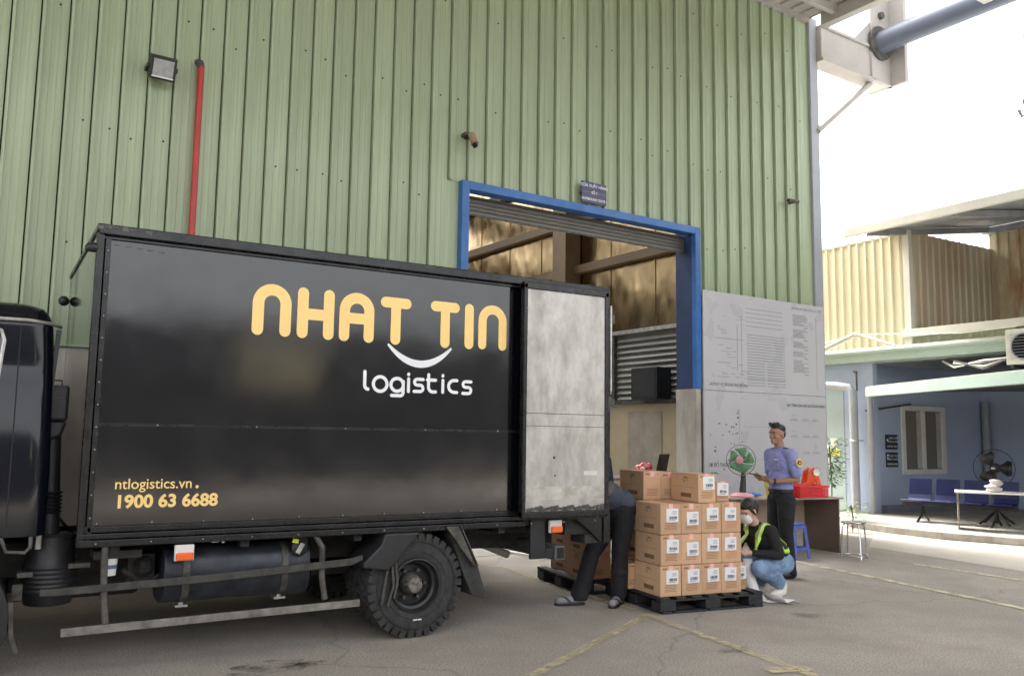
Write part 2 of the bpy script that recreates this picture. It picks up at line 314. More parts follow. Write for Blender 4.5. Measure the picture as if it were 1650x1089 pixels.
# backing sheet, coloured dark so the panel slots read as rib shadow
b = MB(); b.box(-7, DX0-.12, .05, .2, 0, WT); b.box(DX0-.12, DX1+.12, .05, .2, DZ+.12, WT); b.box(DX1+.12, WR-.01, .05, .2, 0, WT)
b.build('wall_core', mat('rib_shadow_dark', (.03, .035, .03), .9), wh)
b = MB(); b.box(-7, DX0-.12, -.01, .047, 0, ZB); b.build('base_wall', basewall, wh)
b = MB(); b.box(DX1+.12, WR, -.01, .047, 0, ZB); b.build('base_wall', basewall, wh)
for i in range(14):
    b = MB(); b.box(-7+i*.9, -7+i*.9+.012, -.014, -.011, 0, ZB-.02)
    if -7+i*.9 < DX0-.2: b.build('wall_joint', mat('joint', (.12, .11, .1), .8), wh)
b = MB(); b.box(-7, DX0-.12, -.05, -.001, ZB-.012, ZB+.012); b.box(DX1+.13, WR, -.05, -.001, ZB-.012, ZB+.012); b.build('drip_flashing', green, wh)
# screws
b = MB(); random.seed(3)
for i in range(len(xs)-1):
    for zz in (3.3, 4.6, 5.9, 7.2, 8.4):
        if xs[i]+.1 > DX0-.1 and xs[i] < DX1 and zz < DZ+.2: continue
        if random.random() < .55:
            cx = xs[i]+.15+random.uniform(-.03, .05); cz = zz+random.uniform(-.12, .12); b.lathe([(.010, -.008), (.012, 0)], (cx, 0, cz), 'y', 6)
tag(b.build('screw', black, wh), kind='stuff')
# corner flashing
b = MB(); b.box(WR-.02, WR+.2, -.06, .25, 0, WT+.05); b.build('corner_flashing', greypipe, wh, bevel=.008)
b = MB(); b.box(DX0-.42, DX0-.10, .012, .03, ZB, DZ+.12); b.build('jamb_flashing', green, wh); b = MB(); b.box(DX1+.10, DX1+.42, .012, .03, ZB, DZ+.12); b.build('jamb_flashing', green, wh)
b = MB(); b.box(-7, WR-.03, -.075, .06, WT-.07, WT+.12); b.build('eave_flashing', beige, wh)
# gate frame
b = MB(); b.box(DX0-.11, DX0, -.09, .10, 2.3, DZ+.11); b.build('gate_jamb', blue, wh, bevel=.006)
b = MB(); b.box(DX1, DX1+.11, -.09, -.0, 2.3, DZ+.11); b.build('gate_jamb', blue, wh, bevel=.006)
b = MB(); b.box(DX1, DX1+.11, .0, .34, 2.3, DZ+.11); b.build('gate_jamb_reveal', blue_in, wh)
b = MB(); b.box(DX0, DX1, -.09, .10, DZ, DZ+.11); b.build('gate_lintel', blue, wh, bevel=.006)
b = MB(); b.box(DX1-.0, DX1+.11, -.07, .36, 0, 2.298); b.build('gate_pier', basewall, wh, bevel=.01)
b = MB(); b.box(DX0-.11, DX0, -.07, .36, 0, 2.298); b.build('gate_pier', basewall, wh, bevel=.01)
b = MB(); b.box(DX0, DX1, .16, .26, DZ-.24, DZ-.003)
for k in range(4): b.tube([(DX0, .17, DZ-.05-.05*k), (DX1, .17, DZ-.05-.05*k)], .02, 6)
b.build('roller_shutter', shutm, wh)
b = MB(); b.box(DX0, DX1, .145, .165, DZ-.27, DZ-.243); b.build('shutter_bar', dusty, wh)
# interior
b = MB(); b.box(-7, 12.25, .2, 26, -.05, .006); o = b.build('warehouse_floor', floorin, wh)
b = MB(); b.box(12.05, 12.25, .2, 26, 3.72, WT); b.build('foil_wall', gold, wh)
b = MB(); b.box(-7, 12.05, 26, 26.2, 0, WT); b.build('foil_wall', gold, wh)
b = MB(); b.box(-7.2, -7, .0, 26.2, 0, WT); b.build('far_end_wall', greypipe, wh)
b = MB(); b.box(12.02, 12.25, .36, 26, 0, 2.28); b.build('cream_partition', cream, wh)
b = MB(); b.box(11.9, 12.02, .36, 26, 2.22, 2.30); b.build('partition_cap', dusty, wh)
b = MB(); b.box(12.16, 12.25, .2, 26, 2.30, 3.715); b.build('louvre_backing', mat('louvre_backing', (.22, .22, .2), .7), wh)
sl_me = None
for bay in range(7):
    y0 = .5+bay*2.1
    for k in range(11):
        z = 2.36+k*.122
        if sl_me is None:
            bb = MB(); bb.box(-.05, .05, 0, 2.0, -.006, .006, Matrix.Rotation(R(-38), 3, 'Y'), (0, 1, 0)); o = bb.build('louvre_slat', louv, wh); sl_me = o.data
            o.location = (12.08, y0, z)
        else:
            o = bpy.data.objects.new('louvre_slat', sl_me); COL.objects.link(o); o.parent = wh; o.location = (12.08, y0, z)
    b = MB(); b.box(11.98, 12.06, y0-.09, y0-.01, 2.3, 3.72); b.build('louvre_post', dusty, wh)
b = MB(); b.box(11.96, 12.06, .36, 26, 3.7, 3.78); b.build('louvre_head', alum, wh)
for z in (5.3, 6.45, 7.7):
    b = MB(); b.box(11.86, 12.03, .3, 26, z-.09, z+.09); b.build('girt', brown, wh)
for y in (6.1, 12.5, 19):
    b = MB(); b.box(11.6, 12.03, y-.25, y+.25, 0, WT); b.build('column', brown, wh, bevel=.01)
for y in (.75, 2.0, 3.4, 4.8, 7.4, 8.8, 10.2, 11.6):
    b = MB(); b.box(12.035, 12.06, y, y+.02, 3.8, WT); b.build('foil_seam', gold, wh)
b = MB(); b.box(12.0, 12.03, 3.2, 4.2, 0, 2.08); b.build('inner_door', mat('inner_door_grey', (.36, .32, .25), .6), wh)
b = MB(); b.box(11.98, 12.03, 2.5, 2.62, 1.1, 2.0); b.build('wall_strip', black, wh)
# roof of the hall; unseen gaps added to let sky light inside
for y0, y1 in ((.2, 2.2), (3.4, 7.4), (8.6, 13.0), (14.4, 19), (20.4, 26.2)):
    b = MB(); b.box(-7, 12.25, y0, y1, WT+.02, WT+.08); b.build('hall_roof', gold, wh)
# canopy
CY0, CY1 = -9.5, .0
canopy = empty('yard_canopy', 'high ribbed canopy roof reaching out from the top of the green wall', 'canopy', WP(0, 0, 0), WY)
pr = []; xx = -14.0
while xx < WR:
    pr += [(xx, WT+.02), (xx+.2, WT+.02), (xx+.225, WT+.055), (xx+.255, WT+.055)]; xx += .28
pr.append((WR+.02, WT+.02)); pr2 = pr+[(WR+.02, WT+.08), (-14, WT+.08)]
b = MB(); b.prism(pr2, CY0, CY1-.02, 'y'); b.build('roof_sheet', beige, canopy)
for k in range(4):
    y = -.6-k*2.6; b = MB(); b.box(-14, WR, y-.05, y+.05, WT-.13, WT+.0195); b.build('purlin', beige, canopy)
b = MB(); b.box(WR-.02, WR+.16, CY0, -.3, WT-.22, WT+.02); b.build('edge_beam', beige, canopy, bevel=.01)
b = MB(); b.box(WR+.18, 14.35, -.16, .1, 8.34, 8.92); b.build('bracket_beam', beige, canopy, bevel=.015)
b = MB(); b.box(WR+.17, 14.35, -.2, .14, 8.92, 8.97); b.box(WR+.17, 14.35, -.2, .14, 8.29, 8.34); b.build('beam_flange', beige, canopy, bevel=.005)
b = MB(); b.box(14.2, 14.9, -.2, -.1, 8.3, 11.5); b.box(14.8, 14.9, -.5, .3, 8.3, 11.5); b.build('gusset_column', beige, canopy, bevel=.01)
b = MB(); b.tube([(WR+.15, -.05, 7.0), (14.35, -.05, 8.3)], .06, 8); b.build('brace', beige, canopy)
b = MB(); b.tube([(14.45, -.2, 9.05), (14.5, -.5, 9.1), (14.45, -9.5, 9.1)], .215, 16); b.build('truss_tube', tubem, canopy, smooth=True)
b = MB(); b.lathe([(.0, -.03), (.33, -.03), (.33, .03), (0, .03)], (14.45, -.22, 9.05), 'y', 18); b.build('tube_flange', dusty, canopy)
for k in range(4):
    b = MB(); b.tube([(14.45-.15*(-1)**k, -.27, 8.9+.3*(k//2)), (14.45-.15*(-1)**k, -.2, 8.9+.3*(k//2))], .035, 6); b.build('bolt', dusty, canopy)
b = MB(); b.prism([(13.7, 8.97), (14.22, 8.97), (14.22, 9.45)], -.17, -.13, 'y'); b.build('gusset_plate', beige, canopy)
b = MB(); b.lathe([(0, -.06), (.07, -.06), (.07, 0), (0, 0)], (14.5, -.2, 9.62), 'y', 8); b.build('bolt', dusty, canopy)
# top inner gable bits between wall and beam
b = MB(); b.box(WR-.6, 14.3, -2.4, -2.25, WT-.12, WT+.01); b.build('cross_beam', beige, canopy)

def wallthing(name, label, cat, s, d, z): return empty(name, label, cat, WP(s, d, z), WY)
# floodlight
t = wallthing('floodlight', 'square black floodlight mounted high on the green wall', 'floodlight', 1.72, 0, 5.3)
rx = Matrix.Rotation(R(24), 3, 'X')
b = MB(); b.box(-.13, .13, -.24, -.12, -.12, .12, rx, (0, -.18, 0)); b.build('housing', black, t, bevel=.012)
b = MB(); b.box(-.1, .1, -.248, -.242, -.085, .085, rx, (0, -.18, 0)); b.build('lens', mat('lamp_glass', (.35, .36, .36), .12, var=.15, vs=14), t)
b = MB(); b.box(-.105, .105, -.256, -.245, -.1, -.085, rx, (0, -.18, 0)); b.build('reflector_edge', whitep, t)
b = MB(); b.box(-.15, -.135, -.2, -.04, -.02, .02); b.box(.135, .15, -.2, -.04, -.02, .02); b.box(-.15, .15, -.055, -.04, -.02, .02); b.build('bracket', black, t)
# red pipe
t = wallthing('red_pipe', 'red painted vertical pipe running down the green wall behind the truck', 'pipe', 2.13, -.08, 0)
b = MB(); b.tube([(0, 0, 2.4), (0, 0, 5.46)], .035, 12); b.build('pipe_run', redp, t, smooth=True)
b = MB(); b.tube([(0, 0, 5.44), (-.01, .01, 5.50), (-.02, .09, 5.53)], .038, 10); b.build('elbow', dusty, t, smooth=True)
# camera on wall
t = wallthing('security_camera', 'small weathered security camera on the green wall above the gate corner', 'security camera', 5.5, 0, 5.33)
b = MB(); b.tube([(0, 0, .05), (0, -.16, .03)], .018, 8); b.build('arm', dusty, t)
b = MB(); b.tube([(0, -.16, .06), (.0, -.24, -.09)], .05, 12); b.build('housing', mat('faded_housing', (.35, .25, .17), .5), t, smooth=True)
b = MB(); b.tube([(.0, -.23, -.085), (0, -.25, -.12)], .035, 12); b.build('lens', black, t)
b = MB(); b.box(-.07, .07, -.12, -.0, .05, .10); b.build('junction_box', dusty, t, bevel=.008)
t = wallthing('wall_spout', 'small grey fitting sticking out near the right end of the green wall', 'fitting', 11.9, 0, 5.57)
b = MB(); b.tube([(0, 0, 0), (0, -.14, 0)], .03, 8); b.build('stub', dusty, t); b = MB(); b.tube([(-.13, -.14, .0), (.12, -.14, .02)], .035, 8); b.build('head', dusty, t)
# gate sign
t = wallthing('gate_sign', 'small dark sign with white lettering above the blue gate frame', 'sign', 7.57, -.1, 4.98)
b = MB(); b.box(-.22, .22, -.01, .01, -.15, .15); b.build('sign_board', signblk, t)
b = MB(); b.box(-.22, .22, -.012, -.0105, -.01, .015); b.build('band', mat('sign_band', (.12, .12, .2), .5), t)
T = lambda x, y, z: Matrix.Translation((x, y, z))
textmesh('sign_text', 'CỬA XUẤT HÀNG', .058, white, t, align='CENTER', mtx=T(0, -.014, .075), bold=.001)
textmesh('sign_text', 'SỐ 1', .055, white, t, align='CENTER', mtx=T(0, -.014, -.018), bold=.001)
textmesh('sign_text', 'OUTBOUND GATE 1', .05, white, t, align='CENTER', mtx=T(0, -.014, -.115), bold=.001)
for sx_ in (-.17, .17):
    b = MB(); b.box(sx_-.01, sx_+.01, .01, .1, -.01, .01); b.build('standoff', dusty, t)
# big white board
t = wallthing('layout_board', 'tall faded white board of warehouse plans right of the gate', 'board', 9.73, -.11, 0)
b = MB(); b.box(0, 2.94, 0, .03, 2.285, 3.83); b.build('upper_sheet', whiteboard, t, bevel=.003)
b = MB(); b.box(0, 2.94, 0.001, .03, .55, 2.28); b.build('lower_sheet', whiteboard, t, bevel=.003)
def tx(body, x, z, sz, M=print_dark, sx=1, al='LEFT'): textmesh('board_text', body, sz, M, t, .0006, al, T(x, -.002, z), sx)
tx('LAYOUT VỊ TRÍ KHO PHÙ ĐỔNG', .12, 2.36, .072, print_dark, .8); tx('QUY TRÌNH ỨNG PHÓ SỰ CỐ KHO HÀNG', 1.92, 2.09, .066, print_dark, .78)
tx('SƠ ĐỒ THOÁT HIỂM', .09, 1.12, .085, print_dark, .85); tx('Ký hiệu', .14, 1.02, .04, print_dark)
tx('PHƯƠNG ÁN CHỮA CHÁY CỦA CƠ SỞ', 2.1, 3.72, .055, print_grey, .8)
b = MB(); random.seed(5)
for k in range(19):                       # plan rows
    z = 3.2-k*.045
    if k < 10: b.box(.98, 1.9, -.0016, 0, z, z+.012)
    else: b.box(.98, 1.4, -.0016, 0, z, z+.012); b.box(1.46, 1.9, -.0016, 0, z, z+.012)
for k in range(5): b.box(.95, 1.85, -.0016, 0, 3.62-k*.07, 3.63-k*.07)
tag(b.build('plan_rows', print_grey, t), kind='stuff')
b = MB()
z = 3.62
for blk in (9, 7, 5, 4, 10):
    for k in range(blk): b.box(2.12, 2.12+random.uniform(.22, .4), -.0016, 0, z, z+.011); z -= .021
    b.box(2.4, 2.5, -.0016, 0, z-.02, z-.005); z -= .06
for (x0, z0, x1, z1) in ((.25, 3.1, .9, 3.11), (.75, 2.62, .76, 3.3), (.3, 2.72, .6, 2.73), (.4, 2.9, .7, 2.905), (.85, 2.5, .86, 3.5), (.3, 2.5, .55, 2.51), (.9, 2.5, 1.9, 2.508), (2.72, 2.4, 2.728, 3.6)):
    b.box(x0, x1, -.0016, 0, z0, max(z1, z0+.006))
for k in range(30):
    x = random.uniform(.3, 1.0); z0 = random.uniform(2.5, 3.5); b.box(x, x+random.uniform(.03, .12), -.0016, 0, z0, z0+.009)
tag(b.build('fine_print', print_grey, t), kind='stuff')
b = MB()
for k in range(26):
    x = random.uniform(.1, .85); z0 = random.uniform(.95, 2.0); b.box(x, x+random.uniform(.015, .04), -.0018, 0, z0, z0+random.uniform(.01, .03))
tag(b.build('map_symbol', print_dark, t), kind='stuff')
b = MB()
for k in range(5):
    z0 = 1.86-k*.27
    for x in (2.0, 2.3, 2.55): b.box(x, x+.2, -.0016, 0, z0, z0+.01); b.box(x+.03, x+.17, -.0016, 0, z0+.025, z0+.033)
    b.box(2.08, 2.1, -.0016, 0, z0+.08, z0+.1)
b.box(.85, 1.9, -.0016, 0, 1.74, 1.746); b.box(.78, .784, -.0016, 0, 1.1, 2.0)
tag(b.build('flow_chart', print_grey, t), kind='stuff')
# hanging fixture at right edge
HK = mat('pale_hook', (.4, .4, .42), .5)
t = empty('hanging_hook', 'small grey hook and cable hanging against the white sky at the right edge', 'hook', (12.5, 6.4, 6.3))
b = MB(); b.tube([(0, 0, .15), (0, 0, 2.75)], .008, 6); b.build('cable', HK, t)
b = MB(); b.tube([(0, 0, .15), (.03, .02, 0), (.02, .09, -.06), (0, .12, .05)], .025, 8); b.build('hook', HK, t); b = MB(); b.box(-.06, .06, -.1, .04, .1, .17); b.build('block', HK, t, bevel=.01)

# ------------------------------------------------------------------ truck
tr = empty('box_truck', 'black box truck with NHAT TIN logistics lettering parked beside the green wall', 'truck', (0, 0, 0))
BX0, BX1, BY0, BY1, BZ0, BZ1 = .555, 4.77, 6.2, 8.45, .80, 2.90
def part(mb, name, M, **k): return mb.build(name, M, tr, **k)
b = MB(); b.box(BX0+.06, BX1-.03, BY0, BY0+.03, 1.585, 2.80); up_p = part(b, 'side_panel', truckblk)
b = MB(); b.box(BX0+.06, BX1-.03, BY0-.004, BY0+.03, .93, 1.578); part(b, 'side_panel', truckblk, bevel=.003)
b = MB(); b.box(BX0+.06, BX1-.03, BY0-.009, BY0-.0, 1.572, 1.592); part(b, 'panel_seam', trim)
b = MB(); b.box(BX0+.06, BX1, BY1-.03, BY1, .93, 2.80); part(b, 'far_side_panel', truckblk)
b = MB(); b.box(BX0, BX0+.03, BY0+.05, BY1-.05, .86, 2.86); part(b, 'front_panel', truckfront)
b = MB(); b.box(BX0+.02, BX1-.01, BY0+.03, BY1-.03, 2.82, 2.86); part(b, 'roof', alum)
b = MB(); b.box(BX0+.04, BX1-.01, BY0+.03, BY1-.03, .86, .92); part(b, 'cargo_floor', dusty)
# rails
for (z0, z1, y) in ((.80, .845, .028), (.85, .885, .02), (.89, .93, .012)):
    b = MB(); b.box(BX0, BX1 if z1 > .86 else 3.9, BY0-y, BY0+.05, z0, z1); part(b, 'bottom_rail', trim, bevel=.006)
b = MB(); b.box(BX0, BX1, BY1-.03, BY1+.02, .80, .93); part(b, 'far_bottom_rail', trim, bevel=.006)
for (z0, z1, y) in ((2.80, 2.825, .012), (2.83, 2.90, .03)):
    b = MB(); b.box(BX0, BX1, BY0-y, BY0+.06, z0, z1); part(b, 'top_rail', trim, bevel=.007)
b = MB(); b.box(BX0, BX1, BY1-.06, BY1+.03, 2.80, 2.90); part(b, 'far_top_rail', trim, bevel=.01)
b = MB(); b.box(BX0-.012, BX0+.05, BY0-.02, BY1+.02, 2.865, 2.902); part(b, 'front_top_rail', trim, bevel=.005)
b = MB(); b.box(BX0-.012, BX0+.035, BY0-.016, BY0+.05, .80, 2.85); b.box(BX0+.04, BX0+.075, BY0-.012, BY0+.01, .80, 2.82); part(b, 'corner_post', trim, bevel=.01)
b = MB(); b.box(BX0-.0, BX0+.05, BY1-.05, BY1+.0, .80, 2.85); part(b, 'corner_post', trim, bevel=.01)
b = MB(); b.box(BX1-.05, BX1+.02, BY0-.02, BY0+.06, .62, 2.88); part(b, 'rear_post', trim, bevel=.008)
b = MB(); b.box(BX1-.05, BX1+.02, BY1-.06, BY1+.02, .62, 2.88); part(b, 'rear_post', trim, bevel=.008)
b = MB(); b.box(BX1-.04, BX1+.018, BY0+.06, BY1-.06, 2.78, 2.88); part(b, 'rear_header', trim, bevel=.008)
b = MB(); b.box(BX1-.04, BX1+.018, BY0+.06, BY1-.06, .80, .93); part(b, 'rear_sill', dusty, bevel=.008)
b = MB(); b.lathe([(.03, -.02), (.034, 0), (.03, .03)], (BX0-.03, BY0+.01, 2.74), 'x', 12); b.ball((BX0-.05, BY0+.02, 2.74), .03); part(b, 'marker_light', black, smooth=True)
b = MB(); b.ball((BX0-.045, BY1-.03, 2.66), .045); part(b, 'marker_light', black, smooth=True)
b = MB(); random.seed(2)
for k in range(13):
    x = BX0+.1+k*.33
    if x < 3.75: b.ball((x, BY0-.016, .945+random.uniform(-.004, .004)), .006, 6)
    b.ball((x, BY0-.03, .823), .006, 6)
    if x < 4.7 and k % 2: b.ball((x, BY0-.011, 1.583), .006, 6)
for k in range(14): b.ball((BX0+.058, BY0-.013, .84+k*.145), .006, 6)
tag(part(b, 'rivet', alum), kind='stuff')
# torn edge at the front top corner
b = MB()
for k in range(7): b.box(BX0-.02+k*.05, BX0+.02+k*.05, BY0-.034, BY0-.026, 2.86+.008*(k % 3), 2.885+.008*(k % 2), Matrix.Rotation(R(9*(-1)**k), 3, 'Y'))
for k in range(5): b.box(BX0+.09+k*.07, BX0+.13+k*.07, BY0-.0035, BY0-.002, 2.768-.004*k, 2.774-.004*k, Matrix.Rotation(R(5*(-1)**k), 3, 'Y'))
tag(part(b, 'tape_patch', dusty), kind='stuff')
# ---- lettering (stroked, rounded)
def strokes(name, lines, w, M, y, parent, th=.002):
    b = MB()
    for li, pts in enumerate(lines):
        yy = y-.00015*li
        ww = w
        P = [Vector((p[0], 0, p[1])) for p in pts]
        n = len(P); Lp, Rp = [], []
        for i, p in enumerate(P):
            d = (P[min(i+1, n-1)]-P[max(i-1, 0)]).normalized(); q = Vector((-d.z, 0, d.x))
            k = pts[i][2] if len(pts[i]) > 2 else 1
            Lp.append(p+q*ww/2*k); Rp.append(p-q*ww/2*k)
        def cap(c, a, r, k=8): return [c+Vector((math.cos(a+math.pi*j/k), 0, math.sin(a+math.pi*j/k)))*r for j in range(1, k)]
        k0 = pts[0][2] if len(pts[0]) > 2 else 1; k1 = pts[-1][2] if len(pts[-1]) > 2 else 1
        d1 = (P[-1]-P[-2]); a1 = math.atan2(d1.z, d1.x); d0 = (P[0]-P[1]); a0 = math.atan2(d0.z, d0.x)
        poly = Rp+cap(P[-1], a1-math.pi/2, ww/2*k1)+Lp[::-1]+cap(P[0], a0-math.pi/2, ww/2*k0)
        m_ = len(poly)
        # quads for the strip, fans for the caps
        base = len(b.v)
        vs = [(v.x, yy, v.z) for v in Rp+Lp]; fs = [(i, i+1, n+i+1, n+i) for i in range(n-1)]
        c1 = cap(P[-1], a1-math.pi/2, ww/2*k1); c0 = cap(P[0], a0-math.pi/2, ww/2*k0)
        o1 = len(vs); vs += [(v.x, yy, v.z) for v in c1]; o0 = len(vs); vs += [(v.x, yy, v.z) for v in c0]
        fs.append(tuple([n-1]+list(range(o1, o1+len(c1)))+[2*n-1])); fs.append(tuple([n]+list(range(o0, o0+len(c0)))+[0]))
        b.add(vs, fs)
    o = b.build(name, M, parent)
    return o
def arc(cx, cz, rx, rz, a0, a1, n=14): return [(cx+rx*math.cos(R(a0+(a1-a0)*i/n)), cz+rz*math.sin(R(a0+(a1-a0)*i/n))) for i in range(n+1)]
YL = BY0-.0025
w = .083; zb = 2.28; ztp = 2.575; yl = YL
def arch(cx, hw): r = hw; return [(cx-hw, zb)]+arc(cx, ztp-r, r, r, 180, 0)+[(cx+hw, zb)]
strokes('letter_n', [arch(1.718, .1)], w, yellow, yl, up_p)
strokes('letter_h', [[(1.946, zb), (1.945, ztp)], [(2.145, zb), (2.144, ztp)], [(1.946, 2.42), (2.145, 2.42)]], w, yellow, yl, up_p)
strokes('letter_a', [arch(2.368, .099), [(2.27, 2.418), (2.466, 2.418)]], w, yellow, yl, up_p)
strokes('letter_t', [[(2.6, 2.568), (2.778, 2.568)], [(2.689, 2.55), (2.689, zb)]], w, yellow, yl, up_p)
strokes('letter_t', [[(3.03, 2.575), (3.21, 2.575)], [(3.121, 2.55), (3.122, zb+.003)]], w, yellow, yl, up_p)
strokes('letter_i', [[(3.341, 2.58), (3.342, zb+.008)]], w, yellow, yl, up_p)
def arch2(cx, hw): return [(cx-hw, zb+.012)]+arc(cx, 2.59-hw, hw, hw, 180, 0)+[(cx+hw, zb+.012)]
strokes('letter_n', [arch2(3.564, .097)], w*.93, yellow, yl, up_p)
sm = []
for i in range(17):
    t_ = i/16; x = 2.634+.543*t_; z = 2.236-.137*(1-(2*t_-1)**2)**1.0; sm.append((x, z, .35+.75*(1-(2*t_-1)**2)))
strokes('smile_curve', [sm], .052, white, yl, up_p)
lw = .026
def ll(name, L): strokes(name, L, lw, white, yl, up_p)
ll('letter_l', [[(2.447, 2.018), (2.448, 1.92)]+arc(2.476, 1.915, .028, .03, 190, 270, 5)])
ll('letter_o', [arc(2.575, 1.928, .056, .056, 0, 180, 14), arc(2.575, 1.928, .056, .056, 180, 360, 14)])
ll('letter_g', [arc(2.716, 1.928, .052, .05, 0, 180, 13), arc(2.716, 1.928, .052, .05, 180, 360, 13), [(2.768, 1.955), (2.768, 1.87)]+arc(2.744, 1.868, .024, .024, 0, -90, 5)+[(2.672, 1.844)]])
ll('letter_i', [[(2.813, 1.978), (2.813, 1.88)], [(2.812, 2.012), (2.8125, 2.016)]])
ESS = lambda cx: [(cx+.038, 1.979), (cx-.012, 1.979)]+arc(cx-.012, 1.956, .024, .023, 90, 270, 6)+[(cx+.014, 1.933)]+arc(cx+.014, 1.908, .024, .025, 90, -90, 6)+[(cx-.038, 1.883)]
ll('letter_s', [ESS(2.9)])
ll('letter_t', [[(2.986, 2.02), (2.986, 1.925)]+arc(3.026, 1.922, .04, .038, 180, 270, 6)+[(3.05, 1.885)], [(2.975, 1.978), (3.048, 1.978)]])
ll('letter_i', [[(3.113, 1.98), (3.113, 1.885)], [(3.112, 2.015), (3.1125, 2.019)]])
ll('letter_c', [[(3.24, 1.984), (3.215, 1.984)]+arc(3.215, 1.936, .05, .048, 90, 270, 10)+[(3.24, 1.888)]])
ll('letter_s', [ESS(3.332)])
lowp = [o for o in tr.children if o.name.startswith('side_panel')][1]
yl2 = BY0-.0065
textmesh('web_text', 'ntlogistics.vn', .097, yellow, lowp, .0008, 'LEFT', T(.745, yl2, 1.165), .97, .0006)
textmesh('phone_text', '1900 63 6688', .115, yellow, lowp, .0008, 'LEFT', T(.752, yl2, 1.045), 1.02, .004)
b = MB(); b.ball((1.262, yl2, 1.172), (.011, .001, .012), 8); b.build('paint_dot', yellow, lowp)
# ---- silver door folded against the side
dY = BY0-.115
b = MB(); b.box(3.83, 4.655, dY, dY+.045, .925, 2.79); d_ = part(b, 'side_door', steel, bevel=.004)
b = MB(); b.box(3.80, 3.835, dY-.012, dY+.05, .885, 2.83); b.box(4.652, 4.69, dY-.012, dY+.05, .905, 2.83); b.box(3.80, 4.69, dY-.012, dY+.05, 2.785, 2.845); b.box(3.80, 4.69, dY-.014, dY+.05, .875, .925)
b.build('door_frame', trim, d_, bevel=.006)
b = MB(); b.box(3.84, 4.65, dY-.003, dY-.0005, 1.02, 1.13); b.build('patch_strip', mat('bright_patch', (.68, .67, .63), .4, metal=.6, col2=(.4, .38, .34), vs=7, bump=.001), d_)
b = MB(); b.box(3.84, 4.65, dY-.0022, dY-.0005, 1.735, 1.74); b.box(3.84, 4.65, dY-.0022, dY-.0005, 1.63, 1.634); b.build('panel_joint', dusty, d_)
b = MB(); b.box(4.43, 4.57, dY-.002, dY-.0008, 1.22, 1.255); b.build('tape_scrap', mat('tape_scrap', (.7, .68, .62), .5), d_)
b = MB()
for k in range(20): x = 3.85+k*.04; b.box(x, x+.035, dY-.008, dY-.002, .925+.006*((k*7) % 3), .955+.012*((k*5) % 4)/2, Matrix.Rotation(R(6*((k*3) % 5-2)), 3, 'Y'))
b.build('torn_edge', dusty, d_)
b = MB(); b.ball((4.12, dY-.001, 1.37), (.012, .003, .012), 8); b.ball((4.13, dY-.001, 1.22), (.008, .003, .008), 8); b.build('hole', black, d_)
for z in (1.1, 1.85, 2.6):
    b = MB(); b.tube([(4.72, dY+.03, z-.06), (4.72, dY+.03, z+.06)], .017, 8); b.box(4.68, 4.78, dY+.02, dY+.04, z-.04, z+.04); b.build('hinge', dusty, d_)
b = MB(); b.tube([(4.735, dY+.02, 1.95), (4.735, dY+.02, 2.72)], .012, 8); b.build('locking_bar', alum, d_)
# ---- under frame
b = MB(); b.box(-1.6, 4.6, 6.82, 6.92, .55, .78); b.box(-1.6, 4.6, 7.75, 7.85, .55, .78); part(b, 'chassis_rail', chassis, bevel=.008)
b = MB()
for k in range(10): x = .75+k*.42; b.box(x, x+.06, BY0+.06, BY1-.06, .745, .80)
part(b, 'cross_member', chassis)
b = MB(); b.box(BX0+.02, BX1-.05, BY0+.05, BY1-.05, .80, .86); part(b, 'floor_frame', chassis)
b = MB(); b.tube([(2.92, 6.4, .39), (2.92, 8.25, .39)], .06, 10); b.ball((2.92, 7.33, .39), (.17, .17, .2)); part(b, 'rear_axle', chassis, smooth=True)
b = MB(); b.tube([(2.8, 7.33, .42), (.3, 7.33, .55)], .05, 8); part(b, 'drive_shaft', chassis, smooth=True)
b = MB(); b.box(2.3, 3.6, 6.83, 6.92, .42, .47); b.box(2.45, 3.4, 6.83, 6.92, .47, .52); part(b, 'leaf_spring', chassis)
b = MB(); b.box(.2, 1.05, 6.95, 7.7, .36, .72); b.box(-.5, .2, 6.9, 7.7, .3, .85); part(b, 'gearbox', chassis, bevel=.04)
